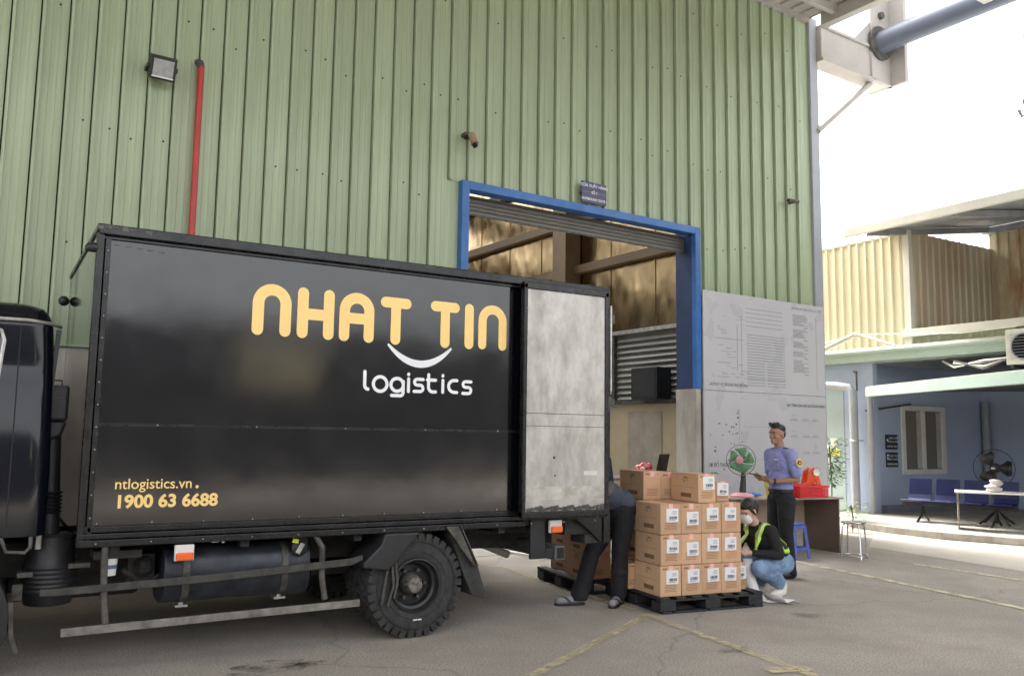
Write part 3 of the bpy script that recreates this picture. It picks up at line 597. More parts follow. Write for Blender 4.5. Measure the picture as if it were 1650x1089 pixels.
# wheels
def wheel(cx, y, z, side, name='wheel'):
    e = bpy.data.objects.new(name, None); COL.objects.link(e); e.parent = tr; e.location = (cx, y, z)
    prof = [(.2, .015), (.235, -.005), (.27, -.004), (.335, 0), (.365, .012), (.385, .04), (.386, .19), (.365, .218), (.27, .225), (.2, .21)]
    b = MB(); b.lathe([(r, h) for r, h in prof], (0, 0, 0), 'y', 56, True); b.build('tyre', rubber, e, smooth=True)
    b = MB()
    for k in range(34):
        a = 2*math.pi*k/34
        for (h0, h1, r0, r1, ph) in ((-.004, .05, .335, .3955, 0), (.056, .11, .37, .3965, .5), (.118, .172, .37, .3965, 0), (.178, .222, .335, .3955, .5)):
            aa = a+ph*2*math.pi/34; da = .062
            bb = []
            for (r, h) in ((r0, h0), (r1, h0+.006), (r1, h1), (r0, h1)):
                for s_ in (-1, 1): bb.append(((r)*math.cos(aa+s_*da), h, r*math.sin(aa+s_*da)))
            b.add(bb, [(0, 1, 3, 2), (2, 3, 5, 4), (4, 5, 7, 6), (0, 2, 4, 6), (1, 7, 5, 3)])
    tag(b.build('tread', rubber, e), kind='stuff')
    b = MB()
    for rr in (.25, .325): b.lathe([(rr-.002, -.003), (rr, -.009), (rr+.003, -.003)], (0, 0, 0), 'y', 48, cap=False)
    b.build('sidewall_ring', rubber, e, smooth=True)
    b = MB(); b.lathe([(.205, .012), (.203, -.004), (.193, -.006), (.188, .01), (.184, .05), (.165, .06), (.158, .12), (.14, .135), (.09, .135), (.085, .11), (.0, .11)], (0, 0, 0), 'y', 40, cap=False); b.build('rim', rimm, e, smooth=True)
    b = MB(); b.lathe([(.0, .13), (.075, .13), (.074, .05), (.06, .03), (.058, .012), (.045, .006), (0, .004)], (0, 0, 0), 'y', 20)
    for k in range(8): a = 2*math.pi*k/8; b.ball((.052*math.cos(a), .02, .052*math.sin(a)), .009, 6)
    b.build('hub', hubm, e, smooth=True)
    b = MB()
    for k in range(6): a = 2*math.pi*k/6; b.tube([(.115*math.cos(a), .135, .115*math.sin(a)), (.115*math.cos(a), .085, .115*math.sin(a))], .014, 6)
    b.build('wheel_nut', dusty, e)
    return e
w1 = wheel(2.925, 6.2, .392, 1)
b = MB(); b.box(-.02, .015, -.006, -.003, -.262, -.252); b.box(.02, .05, -.006, -.003, -.262, -.252); b.build('sidewall_mark', white, w1)
b = MB(); b.tube([(-.24, -.02, .3), (-.26, -.03, .1), (-.29, -.02, -.12)], .012, 6); b.tube([(-.23, -.02, .3), (-.2, -.03, .02), (-.24, -.02, -.13)], .011, 6); b.tube([(-.2, -.02, .28), (-.17, -.03, .05), (-.19, -.02, -.08)], .01, 6)
b.xf(Matrix.Diagonal((1, 1, 1, 1))); o = b.build('hanging_strap', dusty, w1, smooth=True)
def wclone(cx, y, z): c = clone(w1, tr); c.location = (cx, y, z); return c
def wheel2(cx, y, z):
    e = bpy.data.objects.new('wheel', None); COL.objects.link(e); e.parent = tr; e.location = (cx, y, z)
    for ch in w1.children:
        if ch.name.split('.')[0] in ('hanging_strap', 'sidewall_mark'): continue
        c = ch.copy(); COL.objects.link(c); c.parent = e
    return e
wheel2(2.925, 6.45, .392); wheel2(2.925, 8.0, .392); wheel2(2.925, 8.25, .392)
wheel2(-.3, 6.3, .392).rotation_euler = (0, 0, 0); wheel2(-.3, 8.1, .392)
# mudguards
b = MB(); b.prism([(2.83, .80), (2.92, .80), (2.70, .56), (2.66, .525), (2.46, .56), (2.47, .60), (2.60, .72), (2.63, .80)], 6.13, 6.5, 'y'); part(b, 'front_mudguard', black, bevel=.012)
b = MB(); b.prism([(3.15, .83), (3.28, .83), (3.44, .51), (3.40, .52), (3.3, .64)], 6.15, 6.17, 'y'); b.prism([(3.26, .83), (3.29, .83), (3.45, .51), (3.42, .51)], 6.15, 6.55, 'y'); part(b, 'mudguard_plate', dusty, bevel=.003)
b = MB()
pr_ = [(3.20, .80), (3.27, .62), (3.35, .42), (3.42, .28), (3.52, .24), (3.54, .30), (3.47, .5), (3.36, .66), (3.28, .80)]
b.prism(pr_, 6.2, 6.56, 'y'); part(b, 'rubber_mud_flap', rubber, bevel=.006)
# side guard
b = MB(); b.tube([(.715, 6.2, .80), (.72, 6.2, .55), (.745, 6.19, .32)], .022, 8); part(b, 'guard_post', dusty)
b = MB(); b.tube([(2.12, 6.22, .80), (2.165, 6.2, .72), (2.17, 6.2, .5), (2.195, 6.19, .35)], .022, 8); part(b, 'guard_post', dusty)
b = MB(); b.prism([(.36, .52), (.46, .515), (1.4, .535), (2.38, .58), (2.47, .615), (2.47, .65), (2.38, .63), (1.4, .585), (.46, .56), (.36, .56)], 6.17, 6.19, 'y'); part(b, 'upper_guard_rail', mat('grimy_rail', (.075, .07, .06), .7, col2=(.03, .028, .026), vs=12, bump=.001), bevel=.003)
b = MB(); b.box(.49, 2.45, 6.15, 6.18, .275, .325, Matrix.Rotation(R(-.5), 3, 'Y')); part(b, 'lower_guard_rail', mat('scuffed_rail', (.3, .28, .25), .6, metal=.3, col2=(.13, .12, .11), vs=10, bump=.0015), bevel=.003)
# tank
b = MB(); 
tp = []
for k in range(24):
    a = 2*math.pi*k/24; c_, s_ = math.cos(a), math.sin(a); tp.append((6.52+.235*(abs(c_)**.7)*(1 if c_ > 0 else -1), .57+.2*(abs(s_)**.7)*(1 if s_ > 0 else -1)))
b.prism(tp, 1.1, 2.11, 'x'); part(b, 'fuel_tank', tankm, smooth=True, bevel=.006)
for x in (1.22, 1.9):
    b = MB(); tq = [(6.52+(y-6.52)*1.025, .57+(z-.57)*1.03) for y, z in tp]; b.prism(tq, x, x+.045, 'x'); part(b, 'tank_strap', dusty, smooth=True)
    b = MB(); b.tube([(x+.02, 6.42, .39), (x+.02, 6.42, .34)], .02, 8); b.box(x-.02, x+.06, 6.38, 6.46, .345, .36); part(b, 'strap_bolt', alum)
b = MB(); b.lathe([(.06, .0), (.06, -.04), (.045, -.05), (0, -.05)], (2.02, 6.31, .715), 'y', 16); part(b, 'fuel_cap', black, smooth=True)
b = MB(); b.box(1.995, 2.03, 6.235, 6.25, .675, .755, Matrix.Rotation(R(30), 3, 'Y')); part(b, 'cap_lock', alum, bevel=.004)
b = MB(); b.box(1.955, 2.0, 6.24, 6.243, .755, .785, Matrix.Rotation(R(10), 3, 'Y')); part(b, 'lime_tag', tagy)
b = MB(); b.box(1.4, 1.45, 6.3, 6.32, .78, .792); b.box(1.47, 1.49, 6.3, 6.32, .775, .795); part(b, 'cable_clip', alum)
# marker lamps
def marker(x, z):
    e = bpy.data.objects.new('side_marker', None); COL.objects.link(e); e.parent = tr; e.location = (x, BY0-.03, z)
    b = MB(); b.box(-.062, .062, 0, .03, -.05, .055); b.build('lamp_base', whitep, e, bevel=.005)
    b = MB(); b.box(-.055, .055, -.025, 0, -.045, .005); b.build('orange_lens', orange, e, bevel=.008)
    b = MB(); b.tube([(0, .03, .05), (.06, .06, .09)], .006, 6); b.build('lamp_wire', black, e)
    return e
marker(1.2, .735); marker(4.205, .785)
# filter cup
b = MB(); b.lathe([(.038, 0), (.046, .105), (.046, .11), (0, .11)], (.765, 6.32, .6), 'z', 16); part(b, 'oil_filter', whitep, smooth=True)
b = MB(); b.lathe([(.0425, .045), (.0445, .07)], (.765, 6.32, .6), 'z', 16); part(b, 'filter_label', mat('filter_label', (.12, .16, .25), .5), smooth=True)
b = MB(); b.box(.66, .95, 6.28, 6.5, .71, .76); b.ball((1.0, 6.5, .62), (.07, .07, .07)); b.tube([(.85, 6.4, .62), (1.0, 6.45, .5), (1.1, 6.5, .55)], .018, 8); b.box(.9, 1.07, 6.5, 6.7, .5, .7); part(b, 'filter_bracket', chassis)
# snorkel and air cleaner
b = MB(); b.box(.33, .47, 6.5, 6.75, 1.60, 1.84); b.prism([(.34, 1.60), (.47, 1.60), (.44, 1.50), (.36, 1.47)], 6.52, 6.72, 'y'); part(b, 'air_intake', black, bevel=.02)
b = MB(); b.box(.42, .43, 6.49, 6.5, 1.66, 1.665); b.box(.38, .44, 6.49, 6.5, 1.75, 1.756); part(b, 'intake_slot', dusty)
b = MB(); b.tube([(.39, 6.62, 1.55), (.40, 6.62, 1.2), (.41, 6.6, .85)], [.055, .06, .068], 14)
for k in range(6): b.lathe([(.068, -.008), (.078, 0), (.068, .008)], (.405, 6.6, 1.0+k*.025), 'z', 14)
part(b, 'intake_pipe', black, smooth=True)
b = MB(); pf = [(.10, .40), (.14, .41), (.155, .46)]
for k in range(6): pf += [(.165, .50+k*.03), (.158, .515+k*.03)]
pf += [(.14, .70), (.14, .84), (.12, .86), (0, .86)]
b.lathe(pf, (.43, 6.58, .0), 'z', 24); part(b, 'air_cleaner', black, smooth=True)
b = MB(); b.box(.24, .33, 6.45, 6.6, .60, .63); b.box(.53, .66, 6.45, 6.6, .64, .67); b.box(.22, .28, 6.5, 6.56, .45, .55); part(b, 'cleaner_bracket', dusty)
b = MB(); b.tube([(.32, 6.4, 1.8), (.335, 6.4, 1.1), (.34, 6.4, .86)], .006, 6); b.tube([(.345, 6.42, .98), (.345, 6.42, .78)], .02, 8); part(b, 'brake_line', alum)
b = MB(); b.tube([(.42, 6.5, 1.84), (.42, 6.5, 1.87), (.36, 6.5, 1.87)], .006, 6); part(b, 'wire_hook', black)
# rear under bits
b = MB(); b.prism([(4.25, .86), (4.78, .86), (4.78, .63), (4.70, .63), (4.62, .70), (4.45, .83)], 6.2, 6.23, 'y'); part(b, 'rear_gusset', trim, bevel=.004)
b = MB(); b.box(4.35, 4.76, 6.25, 8.35, .70, .80); b.box(4.55, 4.76, 6.23, 6.45, .62, .70); part(b, 'rear_cross_beam', chassis, bevel=.006)
b = MB(); b.box(3.98, 4.13, 6.22, 6.25, .52, .86); b.box(4.13, 4.28, 6.22, 6.25, .52, .60); part(b, 'bumper_bracket', black, bevel=.006)
b = MB(); b.box(4.22, 4.32, 6.2, 8.3, .50, .62); part(b, 'underrun_bar', mat('bar_grey', (.12, .12, .12), .5, var=.2), bevel=.008)
b = MB(); b.box(4.235, 4.305, 6.195, 6.1995, .515, .605); part(b, 'bar_opening', darkgap)
b = MB(); b.box(3.5, 3.7, 6.9, 7.2, .66, .86); b.box(3.4, 4.5, 6.6, 6.7, .70, .76); part(b, 'battery_box', chassis, bevel=.01)
b = MB(); b.tube([(3.3, 7.0, .60), (3.7, 6.95, .60), (3.95, 6.95, .56), (4.2, 6.95, .46)], .036, 12); part(b, 'exhaust_pipe', mat('exhaust_grey', (.33, .3, .26), .6, var=.15), smooth=True)
b = MB(); b.box(3.85, 3.9, 6.93, 6.97, .56, .78); part(b, 'exhaust_hanger', dusty)
b = MB()
for k in range(12): z = .76-k*.03; b.lathe([(.008, -.003), (.012, 0), (.008, .003)], (3.46, 6.62, z), 'z' if k % 2 else 'x', 6)
b.tube([(3.46, 6.62, .4), (3.46, 6.62, .8)], .004, 5); part(b, 'chain', dusty)
b = MB()
for k in range(9): b.box(3.06+k*.03, 3.066+k*.03, 6.60, 6.61, .68, .80)
for k in range(4): b.box(3.05, 3.32, 6.60, 6.61, .69+k*.03, .697+k*.03)
part(b, 'orange_mesh', mat('orange_mesh', (.75, .4, .08), .6))
# ---- cab
cabp = [(-1.75, .88), (.37, .88), (.375, 1.3), (.36, 1.8), (.335, 2.2), (.30, 2.33), (.20, 2.37), (-1.0, 2.40), (-1.35, 2.33), (-1.6, 1.75), (-1.75, 1.6)]
def side_y(z):   # tumblehome: the side bulges out below the shoulder
    k = max(0, min(1, (1.98-z)/.12)); j = max(0, min(1, (1.42-z)/.14)); t_ = max(0, min(.87, 1.92-z)); f_ = .15*(t_-t_*t_/1.74); return 6.29-f_
zs = [.88, 1.0, 1.15, 1.25, 1.3, 1.35, 1.4, 1.45, 1.5, 1.6, 1.7, 1.75, 1.8, 1.85, 1.9, 1.95, 2.0, 2.1, 2.2, 2.235]
b = MB(); vs = []; fs = []
# rear quarter: sweep the rounded rear corner over heights
def cabring(z):
    xr = .375-.012*max(0, z-1.3)/.5-(.0 if z < 2.0 else .06*(z-2.0)); y = side_y(z); pts = [(-1.7+max(0, z-1.5)*.5, y)]
    for x in (-.9, -.2, .15): pts.append((x, y))
    r = .13
    for k in range(7): a = R(-90+15*k); pts.append((xr-r+r*math.cos(a), y+r+r*math.sin(a)))
    pts += [(xr, 7.3)]
    for k in range(7): a = R(15*k); pts.append((xr-r+r*math.cos(a), 14.6-y-r+r*math.sin(a)))
    pts += [(-.2, 14.6-y), (-1.7+max(0, z-1.5)*.5, 14.6-y)]
    return [(x, y_, z) for x, y_ in pts]
rings = [cabring(z) for z in zs]; n_ = len(rings[0])
# roof rings
last = rings[-1]; cx_, cy_ = -.6, 7.3
for (k, z) in ((.994, 2.245), (.975, 2.29), (.94, 2.33), (.88, 2.355), (.6, 2.385), (.02, 2.39)):
    rings.append([(cx_+(x-cx_)*k, cy_+(y-cy_)*k, z) for x, y, _ in last])
vs = [v for r_ in rings for v in r_]
for i in range(len(rings)-1):
    for j in range(n_): fs.append((i*n_+j, i*n_+(j+1) % n_, (i+1)*n_+(j+1) % n_, (i+1)*n_+j))
fs.append(tuple(reversed(range(n_)))); b.add(vs, fs); cab = part(b, 'cab', cabpaint, smooth=True)
def onside(x, z, o=.003): return (x, side_y(z)-o, z)
b = MB()
for i in range(12): z0, z1 = .9+i*.108, .9+(i+1)*.108; b.add([onside(.148, z0), onside(.156, z0), onside(.156, z1), onside(.148, z1)], [(0, 1, 2, 3)])
b.build('shut_line', darkgap, cab)
b = MB(); b.tube([onside(-1.2, 2.235, .01), onside(.2, 2.235, .012), (.33, 6.33, 2.225), (.385, 6.42, 2.22)], .012, 8); b.build('drip_rail', alum, cab, smooth=True)
wp = [(-.9, 1.62), (-.02, 1.60), (.03, 1.65), (.065, 2.10), (.045, 2.16), (-.05, 2.19), (-.75, 2.19)]
b = MB(); b.tube([onside(x, z, .008) for x, z in wp]+[onside(*wp[0], .008)], .012, 6); b.build('window_frame', alum, cab, smooth=True)
b = MB(); b.add([onside(x, z, .005) for x, z in wp], [tuple(range(len(wp)))]); b.build('side_window', mat('dark_window', (.02, .025, .03), .05, coat=.5), cab)
b = MB(); b.prism([(.30, .88), (.34, .88), (.37, 1.9), (.39, 2.2), (.36, 2.2)], 6.4, 6.46, 'y'); b.build('rear_seal', black, cab)
b = MB(); b.tube([(.13, 6.2, .88), (.16, 6.17, .80), (.26, 6.17, .79), (.29, 6.18, .82), (.29, 6.2, .88)], .012, 8); b.build('step_handle', dusty, cab, smooth=True)
# wheel arch and flap
pa = []
for k in range(11): a = R(-25+k*12.0); pa.append((-.3+.5*math.cos(a), .40+.46*math.sin(a)))
pb = [(-.3+.45*math.cos(R(-25+k*12.0)), .40+.41*math.sin(R(-25+k*12.0))) for k in range(10, -1, -1)]
b = MB(); b.prism(pa+pb, 6.14, 6.6, 'y'); part(b, 'front_mudguard', black, smooth=True)
b = MB(); b.prism([(.19, .5), (.22, .5), (.235, .3), (.27, .20), (.24, .19), (.21, .28)], 6.16, 6.5, 'y'); part(b, 'front_mud_flap', dusty, bevel=.004)

# ------------------------------------------------------------------ pallets and boxes
PA = R(-8); PO = Vector((5.24, 6.03, 0)); pex = Vector((math.cos(PA), math.sin(PA), 0)); pey = Vector((-math.sin(PA), math.cos(PA), 0))
def PP(x, y, z=0): return tuple(PO+pex*x+pey*y+Vector((0, 0, z)))
def make_pallet(w, d):
    p = empty('pallet', '', 'pallet', (0, 0, 0), PA)
    b = MB(); n = 7
    for k in range(n): x = k*(w-.1)/(n-1); b.box(x, x+.1, 0, d, .118, .14)
    b.box(0, w, 0, .08, .105, .1175); b.box(0, w, d-.08, d, .105, .1175); b.build('deck', pallet_m, p, bevel=.003)
    for x in (0, w/2-.08, w-.16):
        for y in (0, d/2-.08, d-.16):
            b = MB(); b.box(x, x+.16, y, y+.16, .022, .104); b.build('block', pallet_m, p, bevel=.008)
    b = MB()
    for x in (0, w/2-.06, w-.12): b.box(x+.02, x+.12, 0, d, 0, .021)
    for y in (0, d-.1): b.box(0.14, w/2-.06, y, y+.1, .001, .019); b.box(w/2+.06, w-.12, y, y+.1, .001, .019)
    b.build('skid', pallet_m, p, bevel=.003)
    return p
p1 = make_pallet(1.12, 1.0); p1.location = PP(-.03, -.05); p1['label'] = 'black plastic pallet under the front stack of labelled cartons'; p1['group'] = 'black plastic pallets'
p2 = clone(p1); p2.location = PP(-.28, 1.0); p2['label'] = 'black plastic pallet behind the bending man, under the rear cartons'
def barcode(b, x0, x1, z0, z1, y, sd):
    r = random.Random(sd); x = x0
    while x < x1:
        w_ = r.choice((.0012, .002, .0035)); b.box(x, min(x1, x+w_), y-.0006, y, z0, z1); x += w_+r.choice((.001, .0018, .003))
def carton(x, y, z, w, d, h, label, lx=.5, lz=.62, sd=0, red=False, nolab=False, M=None, rz=0, tapeon=True, top=False):
    rr = random.Random(sd*13+5)
    e = empty('cardboard_box', label, 'box', PP(x, y, z), PA+rz, 'cardboard boxes on the pallets')
    b = MB(); hh = h-.003; b.box(0, w-.004, 0, d-.004, 0, hh-.003); b.build('carton_body', M or card, e, bevel=.006)
    b = MB(); b.box(0, w-.004, 0, (d-.004)/2-.001, hh-.003, hh); b.box(0, w-.004, (d-.004)/2+.001, d-.004, hh-.003, hh); b.build('top_flap', M or card, e)
    b = MB(); b.box(w/2-.022, w/2+.022, -.0008, d*.95, hh, hh+.0006); b.box(w/2-.022, w/2+.022, -.0014, -.0002, hh-.05, hh+.0006); 
    if tapeon: b.build('tape', pinktape, e)
    # side print (long side, faces -x)
    b = MB(); b.box(-.0008, -.0002, d*.25, d*.62, h*.16, h*.30); b.box(-.0008, -.0002, d*.12, d*.85, h*.50, h*.507)
    pts = [(d*.45+.035*math.cos(a_), h*.75+.02*math.sin(a_)) for a_ in [k*math.pi/5 for k in range(-2, 7)]]
    for k in range(len(pts)-1):
        (ya, za), (yb, zb_) = pts[k], pts[k+1]; b.add([(-.0006, ya, za), (-.0006, yb, zb_), (-.0006, yb, zb_+.012), (-.0006, ya, za+.012)], [(0, 1, 2, 3)])
    b.build('side_print', cardprint, e)
    b = MB()
    for k in range(5):
        zz = h*(.36-.05*k); a_ = rr.uniform(.02, .06); b.box(w*.5-.055-a_*.3, w*.5+.04+a_*.4, -.0009, -.0002, zz, zz+.0035)
    if rr.random() < .6:
        for k in range(3): b.box(w*.12+k*.016, w*.12+k*.016+.011, -.0009, -.0002, h*.86, h*.92)
        b.box(w*.75, w*.85, -.0009, -.0002, h*.87, h*.89)
    b.build('front_print', redprint if red else cardprint, e)
    if not nolab:
        lw_, lh_ = .128, .12; cx = w*lx; cz = h*lz; ang = rr.uniform(-.05, .05)
        rot = Matrix.Rotation(ang, 3, 'Y')
        b = MB(); b.box(cx-lw_/2, cx+lw_/2, -.003, -.0015, cz-lh_/2, cz+lh_/2, rot, (cx, 0, cz)); l = b.build('shipping_label', labelw, e)
        b = MB(); barcode(b, cx-.035, cx+.045, cz-.035, cz-.008, -.0031, sd)
        for k in range(3): b.box(cx+.0, cx+.045, -.0037, -.0031, cz+.035-k*.012, cz+.038-k*.012)
        b.box(cx-.04, cx+.03, -.0037, -.0031, cz-.046, cz-.042)
        b.v = [tuple(rot @ (Vector(v)-Vector((cx, 0, cz)))+Vector((cx, 0, cz))) for v in b.v]; b.build('barcode', barc, l)
    return e
H3 = .2725; cw = .2225; zt = .14
rown = ['bottom', 'middle', 'top']; coln = ['left', 'second from left', 'second from right', 'right']
for r_ in range(3):
    for c_ in range(4):
        sd = r_*4+c_+1
        lab = {'left': 'leftmost', 'right': 'rightmost'}.get(coln[c_], coln[c_])
        extra = ' with red front print' if (r_, c_) in ((1, 3), (2, 3)) else ''
        carton(c_*cw+random.Random(sd).uniform(-.003, .003)-(.008 if (c_ == 3 and r_ == 0) else 0), random.Random(sd+9).uniform(-.006, .006), zt+r_*H3, cw, .45, H3,
               f'carton{extra}, {lab} in the {rown[r_]} row of the front stack', lx=.56 if c_ != 3 else .45, lz=.62 if (c_, r_) not in ((1, 2), (1, 1)) else .5, sd=sd, red=bool(extra), rz=R(random.Random(sd+3).uniform(-1.2, 1.2)))
carton(.885, .10, zt, .13, .3, .25, 'narrow carton at the right end of the bottom row, near the crouching woman', sd=30, lx=.5)
carton(.425, .02, zt+3*H3+.001, .2, .45, .265, 'large carton alone on top of the front stack, brown long side showing', sd=31, lx=.58, lz=.68)
carton(.70, .12, zt+3*H3+.001, .15, .22, .19, 'small carton on top of the front stack near the crouching woman\'s head', sd=32, lx=.5, lz=.6)
for k in range(4):
    nm = ['lowest', 'second from the ground', 'third from the ground', 'topmost, pink taped,'][k]
    carton(.12, .475, zt+k*H3, .2, .45, H3, f'carton {nm} in the rear left column behind the front stack', sd=40+k, nolab=True)
    nm = ['lowest', 'second from the ground', 'third from the ground', 'topmost, plain tan,'][k]
    carton(.33, .50, zt+k*H3, .21, .45, H3-(.012 if k == 3 else 0), f'carton {nm} in the rear column beside the tallest left carton', sd=50+k, nolab=True, M=card2)
b = MB(); b.box(5.5, 5.52, 0, 0, 0, 0)
carton(-.06, .455, zt, .16, .3, .235, 'plain pale low carton standing left of the front stack by the man\'s leg', sd=60, nolab=True, M=card2, tapeon=False)
for k in range(3):
    carton(-.2, 1.05, zt+k*.25, .3, .42, .25, f'brown carton {["lowest", "second", "topmost"][k]} of the rear pallet column between the man\'s legs', sd=70+k, nolab=True)
    if k < 2: carton(-.16, 1.52, zt+k*.25, .3, .4, .25, f'dim brown carton {["lowest", "upper"][k]} at the back of the rear pallet', sd=80+k, nolab=True)
# paper roll and sheets by the pallet
t = empty('backing_paper', 'long strip of white backing paper trailing to the ground between pallet and woman', 'paper', (0, 0, 0))
def ribbon(pts, wv, th=.002):
    b = MB(); wv = Vector(wv)/2; vs = []; n = len(pts)
    for p in pts: p = Vector(p); vs += [p+wv, p-wv]
    fs = [(2*i, 2*i+1, 2*i+3, 2*i+2) for i in range(n-1)]; b.add(vs, fs); return b
b = ribbon([(6.40, 6.10, .40), (6.40, 6.07, .24), (6.41, 6.03, .12), (6.45, 5.97, .03), (6.54, 5.90, .006)], (.09, -.035, 0)); o = b.build('hanging_strip', paper, t, smooth=True); o.modifiers.new('solid', 'SOLIDIFY').thickness = .002
b = ribbon([(6.50, 5.88, .09), (6.56, 5.87, .02), (6.62, 5.82, .05), (6.68, 5.80, .01)], (.05, -.16, 0)); o = b.build('folded_strip', paper, t, smooth=True); o.modifiers.new('solid', 'SOLIDIFY').thickness = .002

# ------------------------------------------------------------------ people
def blob(name, prims, voxel, M, parent=None, smooth_it=3, cut=None):
    """prims: ('c', p0, p1, r0, r1[, flat(vector scale)]) capsules and ('e', c, (rx,ry,rz)[, yaw, pitch]) ellipsoids, fused by a voxel remesh"""
    bm = bmesh.new()
    for p in prims:
        if p[0] == 'e':
            mt = Matrix.Translation(p[1])
            if len(p) > 3: mt = mt @ Matrix.Rotation(p[3], 4, 'Z')
            if len(p) > 4: mt = mt @ Matrix.Rotation(p[4], 4, 'Y')
            mt = mt @ Matrix.Diagonal((*p[2], 1)); bmesh.ops.create_icosphere(bm, subdivisions=3, radius=1, matrix=mt)
        else:
            a, c = Vector(p[1]), Vector(p[2]); r0, r1 = p[3], p[4]; L = (c-a).length; fl = p[5] if len(p) > 5 else 1
            n = max(3, int(L/max(.3*min(r0, r1), .004))+1); n = min(n, 26); d = (c-a).normalized() if L > 1e-6 else Vector((0, 0, 1))
            q = Vector((1, 0, 0)) if abs(d.x) < .8 else Vector((0, 1, 0)); u = d.cross(q).normalized(); v = d.cross(u); seg = 16; rings = []
            ts = []
            for i in range(5): t_ = i/5*math.pi/2; ts.append((-r0*math.cos(t_), r0*math.sin(t_)))
            ts.append((0, r0)); 
            for i in range(1, n): ts.append((L*i/n, r0+(r1-r0)*i/n))
            ts.append((L, r1))
            for i in range(1, 6): t_ = i/5*math.pi/2; ts.append((L+r1*math.sin(t_), r1*math.cos(t_)))
            prev = None
            for (h, r_) in ts:
                r_ = max(r_, .0005); ring = [bm.verts.new(a+d*h+(u*math.cos(2*math.pi*j/seg)*r_+v*math.sin(2*math.pi*j/seg)*r_)) for j in range(seg)]
                if prev: 
                    for j in range(seg): bm.faces.new((prev[j], prev[(j+1) % seg], ring[(j+1) % seg], ring[j]))
                else: bm.faces.new(list(reversed(ring)))
                prev = ring
            bm.faces.new(prev)
    bmesh.ops.recalc_face_normals(bm, faces=bm.faces)
    me = bpy.data.meshes.new(name+'_src'); bm.to_mesh(me); bm.free()
    o = bpy.data.objects.new(name+'_src', me); COL.objects.link(o)
    rm = o.modifiers.new('r', 'REMESH'); rm.mode = 'VOXEL'; rm.voxel_size = voxel
    sm_ = o.modifiers.new('s', 'SMOOTH'); sm_.factor = .6; sm_.iterations = smooth_it
    dg = bpy.context.evaluated_depsgraph_get(); m2 = bpy.data.meshes.new_from_object(o.evaluated_get(dg)); bpy.data.objects.remove(o)
    m2.name = name; m2.materials.clear(); m2.materials.append(M); m2.shade_smooth()
    if cut:
        bm = bmesh.new(); bm.from_mesh(m2)
        for co, no in cut: bmesh.ops.bisect_plane(bm, geom=bm.verts[:]+bm.edges[:]+bm.faces[:], plane_co=co, plane_no=no, clear_outer=True)
        bm.to_mesh(m2); bm.free()
    o = bpy.data.objects.new(name, m2); COL.objects.link(o)
    if parent: o.parent = parent
    return o
def mirror(prims):
    return prims
def head_prims(c, yaw=0, pitch=0, s=1):
    """head facing +x; returns prims in parent space"""
    c = Vector(c); Rm = Matrix.Rotation(yaw, 3, 'Z') @ Matrix.Rotation(pitch, 3, 'Y')
    def q(x, y, z): return tuple(c+Rm @ Vector((x, y, z))*s)
    def E(x, y, z, a, b_, c_): return ('e', q(x, y, z), (a*s, b_*s, c_*s), yaw, pitch)
    P = [E(-.012, 0, .035, .093, .075, .085), E(.018, 0, -.02, .068, .062, .085), E(.045, 0, -.075, .042, .04, .035), E(.082, 0, -.092, .014, .02, .013),
         ('c', q(.083, 0, .012), q(.104, 0, -.022), .008*s, .013*s), E(.083, .0, .04, .014, .045, .012), E(.088, 0, -.054, .012, .026, .008), E(.087, 0, -.067, .012, .022, .008),
         E(.06, .036, -.02, .022, .02, .02), E(.06, -.036, -.02, .022, .02, .02),
         E(-.008, .078, -.01, .018, .008, .03), E(-.008, -.078, -.01, .018, .008, .03)]
    return P, q
def face_bits(q, parent, s=1, eyes=True):
    b = MB()
    for y in (.03, -.03): b.ball(q(.080, y, .012), (.010*s, .012*s, .005*s), 10)
    b.build('eyes', mat('eye_white', (.35, .31, .28), .4), parent, smooth=True)
    b = MB()
    for y in (.03, -.03): b.ball(q(.0905, y, .012), (.003*s, .006*s, .006*s), 8); 
    b.build('pupils', black, parent)
    b = MB()
    for y in (.032, -.032): b.ball(q(.087, y, .033), (.006*s, .02*s, .005*s), 8)
    b.build('eyebrows', hair, parent)
    b = MB(); b.ball(q(.098, 0, -.06), (.003*s, .02*s, .0035*s), 8); b.build('mouth', mat('lips', (.33, .14, .11), .5), parent)
